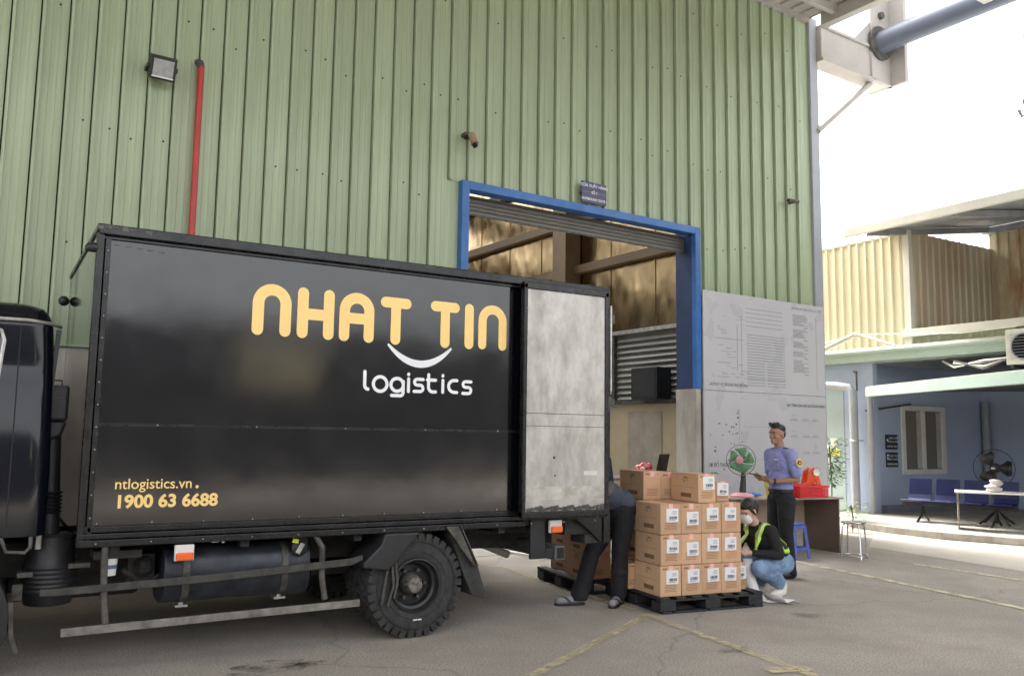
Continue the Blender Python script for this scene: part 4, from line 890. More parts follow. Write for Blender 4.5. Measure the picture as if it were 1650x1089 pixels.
def hand_prims(wr, d, nrm, s=1, curl=.6, side=1):
    """wr wrist, d finger direction, nrm direction fingers curl to"""
    wr = Vector(wr); d = Vector(d).normalized(); nrm = Vector(nrm); nrm = (nrm-d*nrm.dot(d)).normalized(); l = d.cross(nrm)*side
    P = [('c', tuple(wr), tuple(wr+d*.03*s), .024*s, .028*s)]
    for k in (-1, 0, 1): P.append(('c', tuple(wr+d*.02*s+l*k*.018*s), tuple(wr+d*.085*s+l*k*.022*s), .014*s, .0135*s))
    for k, L_ in zip((-1.5, -.5, .5, 1.5), (.062, .075, .08, .07)):
        b0 = wr+d*.088*s+l*k*.0185*s; d1 = (d*math.cos(curl*.5)+nrm*math.sin(curl*.5)); d2 = (d*math.cos(curl*1.3)+nrm*math.sin(curl*1.3)); d3 = (d*math.cos(curl*2)+nrm*math.sin(curl*2))
        b1 = b0+d1*L_*.45*s; b2 = b1+d2*L_*.32*s; b3 = b2+d3*L_*.25*s
        P += [('c', tuple(b0), tuple(b1), .0092*s, .0085*s), ('c', tuple(b1), tuple(b2), .0085*s, .0078*s), ('c', tuple(b2), tuple(b3), .0078*s, .0068*s)]
    t0 = wr+d*.03*s+l*.026*s; t1 = t0+(d*.6+l*.75+nrm*.3).normalized()*.042*s; t2 = t1+(d*.9+l*.2+nrm*.5).normalized()*.035*s
    P += [('c', tuple(t0), tuple(t1), .0125*s, .0105*s), ('c', tuple(t1), tuple(t2), .0105*s, .008*s)]
    return P

# guard, standing, facing -x (local +x), holding a phone
gd = empty('person', 'security guard in lilac-blue short sleeved shirt and black trousers standing at the desk', 'person', (7.85, 6.95, 0), R(170), 'people at the gate')
HP, q = head_prims((.045, 0, 1.60), R(14), R(2), 1.0)
body = HP + [('c', (0, 0, 1.42), (.025, 0, 1.54), .058, .052), ('e', (0, 0, 1.28), (.10, .165, .17)), ('e', (0, 0, 1.08), (.095, .14, .15)), ('e', (0, 0, .93), (.1, .155, .12)),
   ('c', (0, .16, 1.385), (0, -.16, 1.385), .05, .05)]
for sg in (1, -1):
    hx = (0, sg*.09, .88); kn = (.02, sg*.1, .48); an = (-.02, sg*.11, .09)
    body += [('c', hx, kn, .085, .055), ('c', kn, an, .055, .038), ('c', (-.04, sg*.11, .04), (.16, sg*.125, .025), .035, .028)]
    el = (-.05, sg*.215, 1.10); wrp = (.20, sg*.10, 1.075) if sg > 0 else (.215, sg*.09, 1.10)
    body += [('c', (0, sg*.185, 1.375), el, .05, .038), ('c', el, wrp, .038, .025)]
    dd = Vector((.7, -sg*.45, .12)); body += hand_prims(wrp, dd, (.1, -sg*.3, .9), .95, .75, side=-sg)
bo = blob('body', body, .0065, skin, gd, 3)
face_bits(q, bo)
hp = [('e', q(-.03, 0, .07), (.09, .082, .062), R(14), 0), ('e', q(-.065, 0, .015), (.045, .07, .07), R(14), 0), ('e', q(.035, .0, .11), (.062, .062, .03), R(14), R(-8)), ('e', q(.055, .01, .098), (.03, .045, .022), R(14), R(-10))]
for k in range(9):
    a = k*.7; hp.append(('e', q(.035+.04*math.cos(a), .05*math.sin(a), .118+.008*(k % 3)), (.026, .02, .014)))
blob('hair', hp, .006, hair, bo, 1)
shp = [('e', (0, 0, 1.27), (.128, .185, .185)), ('e', (0.005, 0, 1.10), (.128, .168, .17)), ('e', (.0, 0, .99), (.12, .165, .09)), ('c', (0, .165, 1.385), (0, -.165, 1.385), .066, .066), ('c', (-.01, 0, 1.42), (.0, 0, 1.46), .075, .064)]
for sg in (1, -1): shp.append(('c', (0, sg*.185, 1.375), (-.035, sg*.222, 1.185), .073, .072))
sh = blob('shirt', shp, .008, shirt_m, gd, 3, cut=[((0, 0, .955), (0, 0, -1)), ((0, 0, 1.465), (0, 0, 1))])
b = MB()
for sg in (1, -1):
    b.add([(.045, sg*.01, 1.435), (.085, sg*.015, 1.39), (.06, sg*.075, 1.415), (.02, sg*.07, 1.465)], [(0, 1, 2, 3)])
o = b.build('collar', shirt_m, sh); o.modifiers.new('s', 'SOLIDIFY').thickness = .008
b = MB(); b.box(.118, .128, -.012, .012, 1.0, 1.36); o = b.build('placket', shirt_m, sh, bevel=.003)
b = MB()
for sg in (1, -1): b.box(.112, .122, sg*.085-.045, sg*.085+.045, 1.20, 1.30, Matrix.Rotation(R(-10*sg), 3, 'Z'))
b.build('chest_pocket', shirt_m, sh, bevel=.004)
b = MB(); b.box(.122, .13, .05, .115, 1.315, 1.33); b.build('name_badge', whitep, sh)
for sg in (1, -1):
    b = MB(); b.box(-.03, .03, sg*.12-.04, sg*.12+.055*1, 1.44, 1.452, Matrix.Rotation(R(-12*sg), 3, 'X')); b.build('epaulette', mat('epaulette_navy', (.02, .025, .06), .6), sh, bevel=.004)
yp = .291
for sg in (1,):
    b = MB(); b.lathe([(.045, 0), (.045, .006), (0, .007)], (-.022, yp, 1.29), 'y', 16); b.xf(Matrix.Translation((-.022, yp, 1.29)) @ Matrix.Diagonal((.95, 1, 1.1, 1)) @ Matrix.Rotation(R(10), 4, 'X') @ Matrix.Translation((.022, -yp, -1.29))); b.build('shoulder_patch', mat('patch_gold', (.75, .6, .12), .6), sh)
    b = MB(); b.lathe([(.032, .004), (.032, .010), (0, .011)], (-.022, yp, 1.29), 'y', 6); b.build('patch_emblem', mat('patch_dark', (.05, .03, .05), .6), sh)
    b = MB(); b.lathe([(.013, .010), (.013, .014), (0, .015)], (-.022, yp, 1.29), 'y', 10); b.build('patch_star', mat('patch_orange', (.8, .35, .08), .6), sh)
pp = [('e', (0, 0, .92), (.118, .165, .1))]
for sg in (1, -1): pp += [('c', (0, sg*.085, .86), (.025, sg*.1, .5), .108, .082), ('c', (.025, sg*.1, .5), (-.01, sg*.11, .08), .082, .075)]
blob('trousers', pp, .009, pants_m, gd, 4, cut=[((0, 0, .985), (0, 0, 1)), ((0, 0, .04), (0, 0, -1))])
b = MB(); b.lathe([(1, 0), (1, .035)], (0, 0, 0), 'z', 28, cap=False); b.xf(Matrix.Translation((0, 0, .955)) @ Matrix.Diagonal((.124, .172, 1, 1))); b.build('belt', black, gd)
for sg in (1, -1): blob('shoe', [('e', (.06, sg*.118, .045), (.145, .052, .045)), ('e', (-.04, sg*.112, .06), (.06, .045, .06))], .008, black, gd, 2, cut=[((0, 0, .004), (0, 0, -1))])
b = MB(); b.lathe([(.031, -.012), (.034, 0), (.031, .012)], (0, 0, 0), 'x', 14); b.xf(Matrix.Translation((.175, .112, 1.08)) @ Matrix.Rotation(R(-30), 4, 'Z')); b.build('wristwatch', black, gd)
ph = empty('phone', 'dark phone held level in the guard\'s hands', 'phone', (7.85, 6.95, 0), R(170))
b = MB(); b.box(.28, .44, -.04, .035, 1.145, 1.155, Matrix.Rotation(R(-10), 3, 'Y')); b.build('phone_body', mat('phone_brown', (.07, .03, .02), .35), ph, bevel=.004)
b = MB(); b.box(.285, .435, -.035, .03, 1.1555, 1.157, Matrix.Rotation(R(-10), 3, 'Y'), (.36, -.0025, 1.15)); b.build('phone_screen', mat('phone_screen', (.01, .01, .012), .1), ph)

# woman crouching
wo = empty('person', 'crouching woman in black sweater, lime reflective vest, face mask and blue jeans beside the pallet', 'person', (6.80, 6.17, 0), R(184), 'people at the gate')
HP, q = head_prims((.355, .02, .845), R(6), R(26), .93)
hipz = .33
body = HP+[('c', (.22, 0, .70), (.325, .015, .80), .05, .047), ('e', (.12, 0, .55), (.1, .15, .17), 0, R(32)), ('e', (-.05, 0, .40), (.13, .15, .13)), ('c', (.2, .15, .665), (.2, -.15, .665), .045, .045)]
legs = []
for sg, ky in ((1, .14), (-1, .12)):
    hx = (-.08, sg*.085, .33); kn = (.36, sg*ky, .315 if sg > 0 else .36); an = (-.02, sg*.11, .115)
    body += [('c', hx, kn, .085, .055), ('c', kn, an, .05, .036), ('c', an, (.02, sg*.11, .04), .034, .03), ('c', (.0, sg*.11, .05), (.12, sg*.115, .028), .032, .027)]
    legs += [('c', hx, kn, .112, .078), ('c', kn, (.02, an[1], an[2]+.03), .078, .06), ('c', (.14, sg*.115, .24), (.02, an[1], .16), .085, .065)]
arms = []
for sg in (1, -1):
    el = (.17, sg*.235, .44) if sg > 0 else (.26, sg*.22, .44); wrp = (.43, sg*.07, .46) if sg > 0 else (.45, sg*.04, .50)
    body += [('c', (.19, sg*.165, .665), el, .044, .034), ('c', el, wrp, .034, .023)]
    body += hand_prims(wrp, (.8, -sg*.3, .05), (0, -sg*.5, -.5), .9, .6, side=-sg)
    arms += [('c', (.19, sg*.165, .66), el, .06, .05), ('c', el, tuple(Vector(el)*.18+Vector(wrp)*.82), .05, .034)]
bo = blob('body', body, .0065, skin2, wo, 3)
face_bits(q, bo, .93)
hp = [('e', q(-.028, 0, .055), (.102*.93, .084*.93, .08*.93), R(6), R(26)), ('e', q(-.07, 0, -.01), (.05, .07, .07), R(6), R(26)), ('e', q(-.125, .0, -.01), (.045, .045, .048)), ('e', q(.03, 0, .09), (.06, .065, .035), R(6), R(26)), ('c', q(.03, .07, .04), q(0, .078, -.03), .016, .01)]
hr = blob('hair', hp, .006, hair, bo, 1)
b = MB(); b.lathe([(.03, -.01), (.04, 0), (.03, .01)], (0, 0, 0), 'x', 12); b.xf(Matrix.Translation(q(-.097, 0, .0)) @ Matrix.Rotation(R(26), 4, 'Y')); b.build('hair_tie', mat('hair_tie', (.6, .35, .3), .6), hr)
mk = [('e', q(.075, 0, -.045), (.045, .058, .055), R(6), R(26)), ('e', q(.06, .0, -.07), (.05, .055, .04), R(6), R(26))]
blob('face_mask', mk, .006, paper, bo, 2)
sw = [('e', (.125, 0, .55), (.13, .175, .2), 0, R(32)), ('e', (-.02, 0, .43), (.15, .17, .13), 0, R(20)), ('c', (.195, .155, .66), (.195, -.155, .66), .06, .06), ('c', (.2, 0, .68), (.24, 0, .715), .07, .055)]+arms
swo = blob('sweater', sw, .008, blackknit, wo, 3)
b = MB()
# jeans
blob('jeans', [('e', (-.09, 0, .33), (.145, .17, .125))]+legs, .009, jeans_m, wo, 3)
for sg in (1, -1):
    sl_ = blob('sneaker', [('e', (.06, sg*.114, .05), (.105, .046, .04)), ('e', (-.035, sg*.112, .10), (.045, .04, .06), 0, R(-30)), ('c', (-.03, sg*.112, .06), (.05, sg*.114, .04), .042, .04)], .007, sneaker, wo, 2, cut=[((0, 0, .006), (0, 0, -1))])
    b = MB(); b.box(-.055, .16, sg*.114-.042, sg*.114+.042, .0, .016); b.build('sole', mat('sole_pinkish', (.5, .38, .34), .6), sl_, bevel=.006)
# vest straps: offset bands on the chest and back
def strap(pts, w_, name, M, parent, lift=0):
    vs = []; n = len(pts)
    for i, (p, nn) in enumerate(pts):
        p = Vector(p); nn = Vector(nn).normalized(); d = (Vector(pts[min(i+1, n-1)][0])-Vector(pts[max(i-1, 0)][0])).normalized(); l = d.cross(nn).normalized()*w_/2
        vs += [p+nn*lift+l, p+nn*lift-l]
    b = MB(); b.add(vs, [(2*i, 2*i+1, 2*i+3, 2*i+2) for i in range(n-1)]); o = b.build(name, M, parent, smooth=True); sm2 = o.modifiers.new('s', 'SOLIDIFY'); sm2.thickness = .006; sm2.offset = 1; return o
from mathutils.bvhtree import BVHTree
def snap_strap(obj, guide, w_, name, M, parent, off=.004, nseg=14):
    me = obj.data; bv = BVHTree.FromPolygons([v.co for v in me.vertices], [p.vertices for p in me.polygons]); pts = []
    G_ = [Vector(g_) for g_ in guide]; out = []
    for i in range(nseg+1):
        t_ = i/nseg*(len(G_)-1); k = min(int(t_), len(G_)-2); p = G_[k].lerp(G_[k+1], t_-k); c, n_, _, _ = bv.find_nearest(p); out.append((c+n_*off, n_))
    return strap(out, w_, name, M, parent)
for sg in (1, -1):
    gl = [(.34, sg*.085, .42), (.34, sg*.09, .52), (.33, sg*.09, .62), (.26, sg*.095, .73), (.16, sg*.1, .76), (.05, sg*.1, .70), (-.08, sg*.08, .58), (-.16, sg*.06, .46)]
    snap_strap(swo, gl, .06, 'vest_strap', hiviz, wo); snap_strap(swo, gl, .02, 'reflective_stripe', silver_tape, wo, .009)
snap_strap(swo, [(.12, .3, .52), (-.02, .25, .47), (-.16, .1, .46)], .04, 'waist_strap', hiviz, wo, .004, 10)
b = ribbon([(.46, .03, .43), (.50, .0, .47), (.55, -.05, .52)], (.06, .16, 0)); 
ppo = empty('paper_sheet', 'folded white paper sheet held in the crouching woman\'s hands', 'paper', (6.80, 6.17, 0), R(184))
o = b.build('sheet', paper, ppo); o.modifiers.new('s', 'SOLIDIFY').thickness = .002

# man bending into the truck
mn = empty('person', 'man in dark shirt, black trousers and sandals bending into the rear of the truck', 'person', (5.21, 6.60, 0), R(181), 'people at the gate')
sh0, hip = Vector((.50, 0, 1.02)), Vector((0, 0, .86))
HP, q = head_prims((.70, 0, 1.05), 0, R(62), 1)
la = (.38, -.1, .085); ra = (.05, .07, .085)
body = HP+[('c', (.5, 0, 1.07), (.62, 0, 1.08), .055, .05), ('e', (.36, 0, 1.09), (.19, .16, .1), 0, R(10)), ('e', (.14, 0, .99), (.15, .14, .1)), ('e', (.0, 0, .85), (.10, .135, .10)), ('c', (.44, .15, 1.08), (.44, -.15, 1.08), .05, .05)]
kl = (.22, -.12, .46); kr = (.06, .10, .47)
body += [('c', (0, -.09, .83), kl, .085, .055), ('c', kl, la, .052, .036), ('c', (.36, -.1, .045), (.55, -.16, .03), .034, .028),
         ('c', (0, .09, .83), kr, .085, .055), ('c', kr, ra, .052, .036), ('c', (.04, .07, .045), (.18, .14, .03), .034, .028)]
arms = []
for sg in (1, -1):
    el = (.56, sg*.24, 1.0); wrp = (.68, sg*.15, .965)
    body += [('c', (.44, sg*.165, 1.09), el, .045, .036), ('c', el, wrp, .036, .024)]+hand_prims(wrp, (.8, -sg*.2, -.12), (0, 0, -1), .95, .3, side=-sg)
    arms += [('c', (.44, sg*.165, 1.09), tuple(Vector((.44, sg*.165, 1.09)).lerp(Vector(el), .7)), .07, .065)]
bo = blob('body', body, .0075, skin, mn, 3); face_bits(q, bo)
blob('hair', [('e', q(-.03, 0, .05), (.105, .088, .09), 0, R(62)), ('e', q(-.06, 0, .0), (.05, .07, .07), 0, R(62))], .007, hair, bo, 1)
blob('shirt', [('e', (.36, 0, 1.07), (.22, .185, .13), 0, R(8)), ('e', (.15, 0, 1.0), (.19, .17, .145), 0, R(-18)), ('e', (-.02, 0, .92), (.15, .178, .14), 0, R(-30)), ('c', (.44, .15, 1.08), (.44, -.15, 1.08), .068, .068)]+arms, .009, slate_m, mn, 3, cut=[((0, 0, .835), (.25, 0, -1))])
blob('trousers', [('e', (-.02, 0, .87), (.165, .182, .155)), ('c', (0, -.085, .78), kl, .108, .082), ('c', kl, (.36, -.1, .11), .08, .078), ('c', (.33, -.1, .2), (.38, -.1, .08), .08, .084), ('e', (.27, -.11, .33), (.075, .08, .07)),
                  ('c', (0, .085, .78), kr, .108, .082), ('c', kr, (.05, .07, .1), .08, .076), ('e', (.06, .09, .3), (.082, .085, .05))], .009, pants_m, mn, 3, cut=[((0, 0, .045), (0, 0, -1))])
for (x, y, yw) in ((.47, -.13, R(-17)), (.12, .11, R(35))):
    s_ = bpy.data.objects.new('sandal', None); COL.objects.link(s_); s_.parent = mn; s_.location = (x, y, 0); s_.rotation_euler = (0, 0, yw)
    b = MB(); b.prism([(-.14, -.035), (-.1, -.045), (.06, -.05), (.13, -.035), (.15, 0), (.13, .035), (.06, .05), (-.1, .045), (-.14, .035)], .001, .02, 'z'); b.build('sole', black, s_, bevel=.004)
    blob('sock', [('c', (-.09, 0, .055), (.1, 0, .042), .042, .035)], .006, mat('grey_sock', (.3, .3, .32), .9), s_, 2, cut=[((0, 0, .02), (0, 0, -1))])
    for sg in (1, -1):
        b = ribbon([(.09, 0, .082), (.05, sg*.03, .078), (0, sg*.05, .03)], (.025, 0, 0)); o = b.build('strap', black, s_); o.modifiers.new('s', 'SOLIDIFY').thickness = .006

# ------------------------------------------------------------------ desk and things on it
dk = empty('desk', 'pale laminate reception desk with brown end panel against the white board', 'desk', (0, 0, 0))
b = MB(); b.prism([(10.32, 8.02), (10.34, 8.75), (8.6, 9.12), (8.6, 8.62), (9.3, 8.22)], .735, .76, 'z'); b.build('desk_top', desk_m, dk, bevel=.003)
b = MB(); b.box(10.26, 10.285, 8.07, 8.70, 0, .734); b.build('end_panel', desk_d, dk, bevel=.002)
b = MB(); b.add([(8.75, 8.95, .22), (10.26, 8.66, .22), (10.26, 8.68, .22), (8.75, 8.97, .22), (8.75, 8.95, .734), (10.26, 8.66, .734), (10.26, 8.68, .734), (8.75, 8.97, .734)], [(0, 1, 5, 4), (2, 3, 7, 6), (0, 3, 2, 1), (4, 5, 6, 7), (0, 4, 7, 3), (1, 2, 6, 5)]); b.build('modesty_panel', desk_m, dk)
b = MB(); b.box(8.72, 8.745, 8.62, 9.05, 0, .734); b.build('end_panel', desk_d, dk)
# table fan
t = empty('table_fan', 'green bladed table fan with pink hub standing on the desk', 'fan', (8.95, 8.6, .76), R(205))
# local: fan faces +x
def cage(parent, r, y, z, M, depth=.06):
    b = MB()
    for k in range(28):
        a = 2*math.pi*k/28; c_, s_ = math.cos(a), math.sin(a)
        b.tube([(y+depth*.9, .05*c_, z+.05*s_), (y+depth*.8, r*.6*c_, z+r*.6*s_), (y, r*c_, z+r*s_)], .0014, 4, cap=False)
    tag(b.build('cage_wire', M, parent), kind='stuff')
    b = MB(); b.tube([(y, r*math.cos(2*math.pi*k/36), z+r*math.sin(2*math.pi*k/36)) for k in range(37)], .006, 6, cap=False); b.build('cage_ring', M, parent, smooth=True)
cage(t, .205, .05, .50, mat('cage_grey', (.25, .22, .2), .4)); 
b = MB()
for k in range(5):
    a0 = 2*math.pi*k/5; vs = []
    for i, (rr, w_) in enumerate(((.04, .45), (.1, .56), (.16, .6), (.19, .52))):
        for s_ in (-1, 1): a = a0+s_*w_+.15*i; vs.append((.03-.015*s_, rr*math.cos(a), .5+rr*math.sin(a)))
    b.add(vs, [(2*i, 2*i+1, 2*i+3, 2*i+2) for i in range(3)])
o = b.build('blades', fang, t, smooth=True); o.modifiers.new('s', 'SOLIDIFY').thickness = .003
b = MB(); b.lathe([(.0, .11), (.04, .108), (.052, .1), (.052, .085)], (0, 0, .5), 'x', 20); b.build('hub_cap', pink, t, smooth=True)
b = MB(); b.lathe([(.05, .0), (.06, -.04), (.05, -.12), (0, -.13)], (0, 0, .5), 'x', 16); b.build('motor', black, t, smooth=True)
b = MB(); b.tube([(-.05, 0, .46), (-.04, 0, .25), (0, 0, .04)], [.03, .035, .05], 12); b.build('neck', black, t, smooth=True)
b = MB(); b.lathe([(0, 0), (.16, 0), (.165, .02), (.12, .05), (.04, .06), (0, .06)], (0, 0, 0), 'z', 24); b.build('base', pink, t, smooth=True)
t = empty('blue_cloth', 'crumpled blue cloth lying on the desk beside the fan', 'cloth', (9.12, 8.52, .76))
random.seed(11); bl = [('e', (random.uniform(-.07, .07), random.uniform(-.05, .05), random.uniform(.02, .045)), (random.uniform(.03, .06), random.uniform(.02, .04), .02)) for k in range(9)]
blob('cloth_fold', bl, .006, bluec, t, 1)
t = empty('yellow_jar', 'yellow plastic jar on the desk behind the guard\'s hands', 'jar', (9.42, 8.52, .76))
b = MB(); b.lathe([(0, 0), (.075, 0), (.08, .12), (.095, .13), (.1, .2), (.1, .21)], (0, 0, 0), 'z', 20); b.build('jar_body', yelp, t, smooth=True)
b = MB(); b.lathe([(.1, .2), (.103, .215), (.1, .22), (0, .22)], (0, 0, 0), 'z', 20); b.build('jar_lid', yelp, t, smooth=True)
t = empty('tan_bowl', 'small tan bowl on the desk next to the yellow jar', 'bowl', (9.50, 8.36, .76))
b = MB(); b.lathe([(0, 0), (.04, 0), (.065, .07), (.068, .09), (.06, .09), (0, .03)], (0, 0, 0), 'z', 16); b.build('bowl_shell', card2, t, smooth=True)
# red basket
t = empty('red_basket', 'red plastic mesh basket on the right half of the desk', 'basket', (9.82, 8.25, .76), R(-8))
def ringbox(w, d, h, thick, z0): 
    b = MB(); b.box(-w/2, w/2, -d/2, -d/2+thick, z0, h); b.box(-w/2, w/2, d/2-thick, d/2, z0, h); b.box(-w/2, -w/2+thick, -d/2+thick, d/2-thick, z0, h); b.box(w/2-thick, w/2, -d/2+thick, d/2-thick, z0, h); return b
b = MB()
for k in range(17): x = -.24+k*.03; b.box(x-.006, x+.006, -.16, -.154, .01, .14); b.box(x-.006, x+.006, .154, .16, .01, .14)
for k in range(11): y = -.15+k*.03; b.box(-.25, -.244, y-.006, y+.006, .01, .14); b.box(.244, .25, y-.006, y+.006, .01, .14)
for z in (.01, .04, .07, .10): bb = ringbox(.5, .32, z+.012, .008, z); b.add(bb.v, bb.f)
b.build('basket_mesh', redpl, t)
bb = ringbox(.53, .35, .165, .016, .14); bb.build('basket_rim', redpl, t, bevel=.005)
b = MB(); b.box(-.24, .24, -.15, .15, .002, .01); b.build('basket_floor', redpl, t)
t = empty('red_tray', 'second red plastic tray nested behind the basket on the desk', 'tray', (9.62, 8.38, .76), R(-8))
bb = ringbox(.4, .28, .18, .012, .0); bb.build('tray_wall', redpl, t, bevel=.004)
b = MB(); b.box(-.19, .19, -.13, .13, .0, .008); b.build('tray_floor', redpl, t)
# orange machine
t = empty('strapping_machine', 'orange metal A-shaped hand machine with steel rollers at the right end of the desk', 'machine', (10.16, 8.45, .76), R(-20))
for y in (-.07, .07):
    b = MB(); b.prism([(-.14, 0), (-.10, 0), (-.02, .24), (.02, .24), (.12, 0), (.16, 0), (.06, .36), (.0, .40), (-.08, .34)], y-.012, y+.012, 'y'); b.build('side_frame', orangem, t, bevel=.004)
b = MB(); b.tube([(-.1, -.085, .02), (-.1, .085, .02)], .014, 8); b.tube([(.13, -.085, .02), (.13, .085, .02)], .014, 8); b.build('foot_bar', orangem, t)
b = MB(); b.lathe([(.0, -.11), (.05, -.11), (.055, -.09), (.055, .09), (0, .09)], (.03, 0, .33), 'y', 16); b.build('roller', chrome, t, smooth=True)
# stools
t = empty('plastic_stool', 'blue plastic stool tucked in front of the desk behind the guard', 'stool', (9.18, 7.98, 0), R(10))
b = MB(); b.box(-.135, .135, -.135, .135, .435, .46); b.build('seat', bluep, t, bevel=.012)
b = MB(); b.box(-.14, .14, -.14, -.125, .39, .434); b.box(-.14, .14, .125, .14, .39, .434); b.box(-.14, -.125, -.125, .125, .39, .434); b.box(.125, .14, -.125, .125, .39, .434); b.build('apron', bluep, t)
for sx_ in (-1, 1):
    for sy in (-1, 1):
        b = MB(); b.tube([(sx_*.165, sy*.165, 0), (sx_*.125, sy*.125, .435)], [.022, .026], 4); b.build('leg', bluep, t)
b = MB(); b.box(-.15, .15, -.158, -.148, .12, .155); b.box(-.15, .15, .148, .158, .12, .155); b.box(-.158, -.148, -.15, .15, .12, .155); b.box(.148, .158, -.15, .15, .12, .155); b.build('stretcher', bluep, t)
t = empty('metal_stool', 'round chrome tube stool standing at the right end of the desk', 'stool', (9.98, 7.62, 0), R(20))
b = MB(); b.lathe([(0, .455), (.155, .455), (.16, .465), (.155, .475), (0, .478)], (0, 0, 0), 'z', 24); b.build('seat', chrome, t, smooth=True)
for k in range(4):
    a = R(45+90*k); c_, s_ = math.cos(a), math.sin(a); b = MB(); b.tube([(.1*c_, .1*s_, .452), (.14*c_, .14*s_, .44), (.155*c_, .155*s_, .40), (.18*c_, .18*s_, .04), (.19*c_, .19*s_, 0.0)], .0105, 8); b.build('leg', chrome, t, smooth=True)
b = MB(); b.tube([(.17*math.cos(R(15*k)), .17*math.sin(R(15*k)), .035) for k in range(25)], .008, 6, cap=False); b.build('foot_ring', chrome, t, smooth=True)
# plant
def plant(name, label, loc, h, n, M, seed, sz=.06):
    random.seed(seed); t = empty(name, label, 'plant', loc); b = MB()
    b.tube([(0, 0, 0), (.02, 0, h*.5), (0, .02, h*.9)], .012, 6)
    for k in range(5): a = k*1.3; b.tube([(0, 0, h*(.4+.1*k)), (.15*math.cos(a), .15*math.sin(a), h*(.55+.1*k))], .005, 4)
    b.build('stem', mat('stem_brown', (.1, .09, .05), .8), t); b = MB()
    for k in range(n):
        a = random.uniform(0, 6.28); rr = random.uniform(.02, .24); z = h*random.uniform(.45, 1.0); c = Vector((rr*math.cos(a), rr*math.sin(a), z)); d = Vector((math.cos(a+random.uniform(-.6, .6)), math.sin(a), random.uniform(-.5, .5))).normalized()
        s_ = d.cross(Vector((0, 0, 1))).normalized(); L_ = sz*random.uniform(.7, 1.5); b.add([c, c+d*L_*.5+s_*L_*.2, c+d*L_-Vector((0, 0, L_*.15)), c+d*L_*.5-s_*L_*.2], [(0, 1, 2, 3)])
    tag(b.build('foliage', M, t), kind='stuff'); return t
plant('potted_shrub', 'leafy green shrub peeking out past the right edge of the white board', (13.42, 10.7, 0), 1.6, 420, leaf_m, 4, .10)
plant('weed', 'small bright green weed behind the right end of the desk', (12.75, 9.75, 0), .5, 60, leaf_y, 5, .10)

# ------------------------------------------------------------------ seen through the gate
t = empty('office_table', 'dark table inside the gate piled with bags and a screen', 'table', (9.4, 11.3, .15), WY)
b = MB(); b.box(-1.3, .9, -.35, .35, .72, .75); b.build('table_top', desk_d, t, bevel=.004)
for x in (-1.25, .8):
    for y in (-.3, .3): b = MB(); b.box(x, x+.05, y-.025, y+.025, -.15, .72); b.build('leg', black, t)
t = empty('office_chair', 'dark blue office chair just inside the gate left of the stacked cartons', 'chair', (8.25, 10.5, .12), R(20))
b = MB(); b.box(-.23, .23, .18, .25, .55, 1.12, Matrix.Rotation(R(-8), 3, 'X')); b.build('backrest', mat('dark_blue_fabric', (.015, .03, .06), .7), t, bevel=.04, seg=3)
b = MB(); b.box(-.24, .24, -.22, .22, .45, .53); b.build('seat', mat('dark_blue_fabric', (.015, .03, .06), .7), t, bevel=.03, seg=3)
b = MB(); b.tube([(0, 0, .1), (0, 0, .45)], .03, 8); b.build('column', black, t)
for k in range(5): a = 2*math.pi*k/5; b = MB(); b.tube([(0, 0, .1), (.28*math.cos(a), .28*math.sin(a), .05)], .02, 6); b.ball((.28*math.cos(a), .28*math.sin(a), .03), .03, 8); b.build('leg', black, t)
t = empty('red_bag', 'crumpled red and white printed bag on the table inside the gate', 'bag', (9.35, 11.15, .90))
random.seed(8); blob('bag_body', [('e', (random.uniform(-.1, .1), random.uniform(-.05, .05), random.uniform(.06, .2)), (random.uniform(.05, .1), .06, random.uniform(.05, .08))) for k in range(10)], .01, mat('red_white_print', (.62, .05, .07), .4, col2=(.75, .6, .58), vs=14, contrast=(.42, .5)), t, 1)
t = empty('red_bundle', 'flat bright red bundle on the table inside the gate', 'bundle', (9.3, 11.0, .90))
b = MB(); b.box(-.35, .3, -.1, .1, 0, .09); b.build('bundle_body', mat('deep_red', (.4, .01, .02), .4), t, bevel=.03, seg=3)
t = empty('monitor', 'black computer screen tilted on the table inside the gate', 'monitor', (9.75, 11.15, .90), R(30))
b = MB(); b.box(-.24, .24, -.012, .012, .07, .38, Matrix.Rotation(R(12), 3, 'X')); b.build('screen', black, t, bevel=.005); b = MB(); b.box(-.03, .03, -.0, .03, 0, .2); b.box(-.1, .1, -.07, .08, 0, .012); b.build('stand', black, t)
t = empty('black_cabinet', 'black box standing on the cream partition behind the gate', 'cabinet', WP(11.6, 2.9, 2.3), WY)
b = MB(); b.box(.0, .38, -.0, .75, .0, .62); b.build('cabinet_body', mat('cabinet_black', (.012, .014, .02), .5), t, bevel=.01); b = MB(); b.box(-.008, 0, .05, .7, .05, .57); b.build('door_panel', black, t)
b = MB(); b.add([(6.35, 8.75, 0), (6.27, 8.75, 0), (5.8, 10.9, 0), (5.9, 10.9, 0), (6.35, 8.75, .03), (6.27, 8.75, .03), (5.8, 10.9, .03), (5.9, 10.9, .03)], [(0, 1, 2, 3), (4, 5, 6, 7), (0, 1, 5, 4), (1, 2, 6, 5), (2, 3, 7, 6), (3, 0, 4, 7)])
tag(b.build('white_rail', whitep), 'thin white strip lying on the ground beneath the truck towards the gate', 'strip')

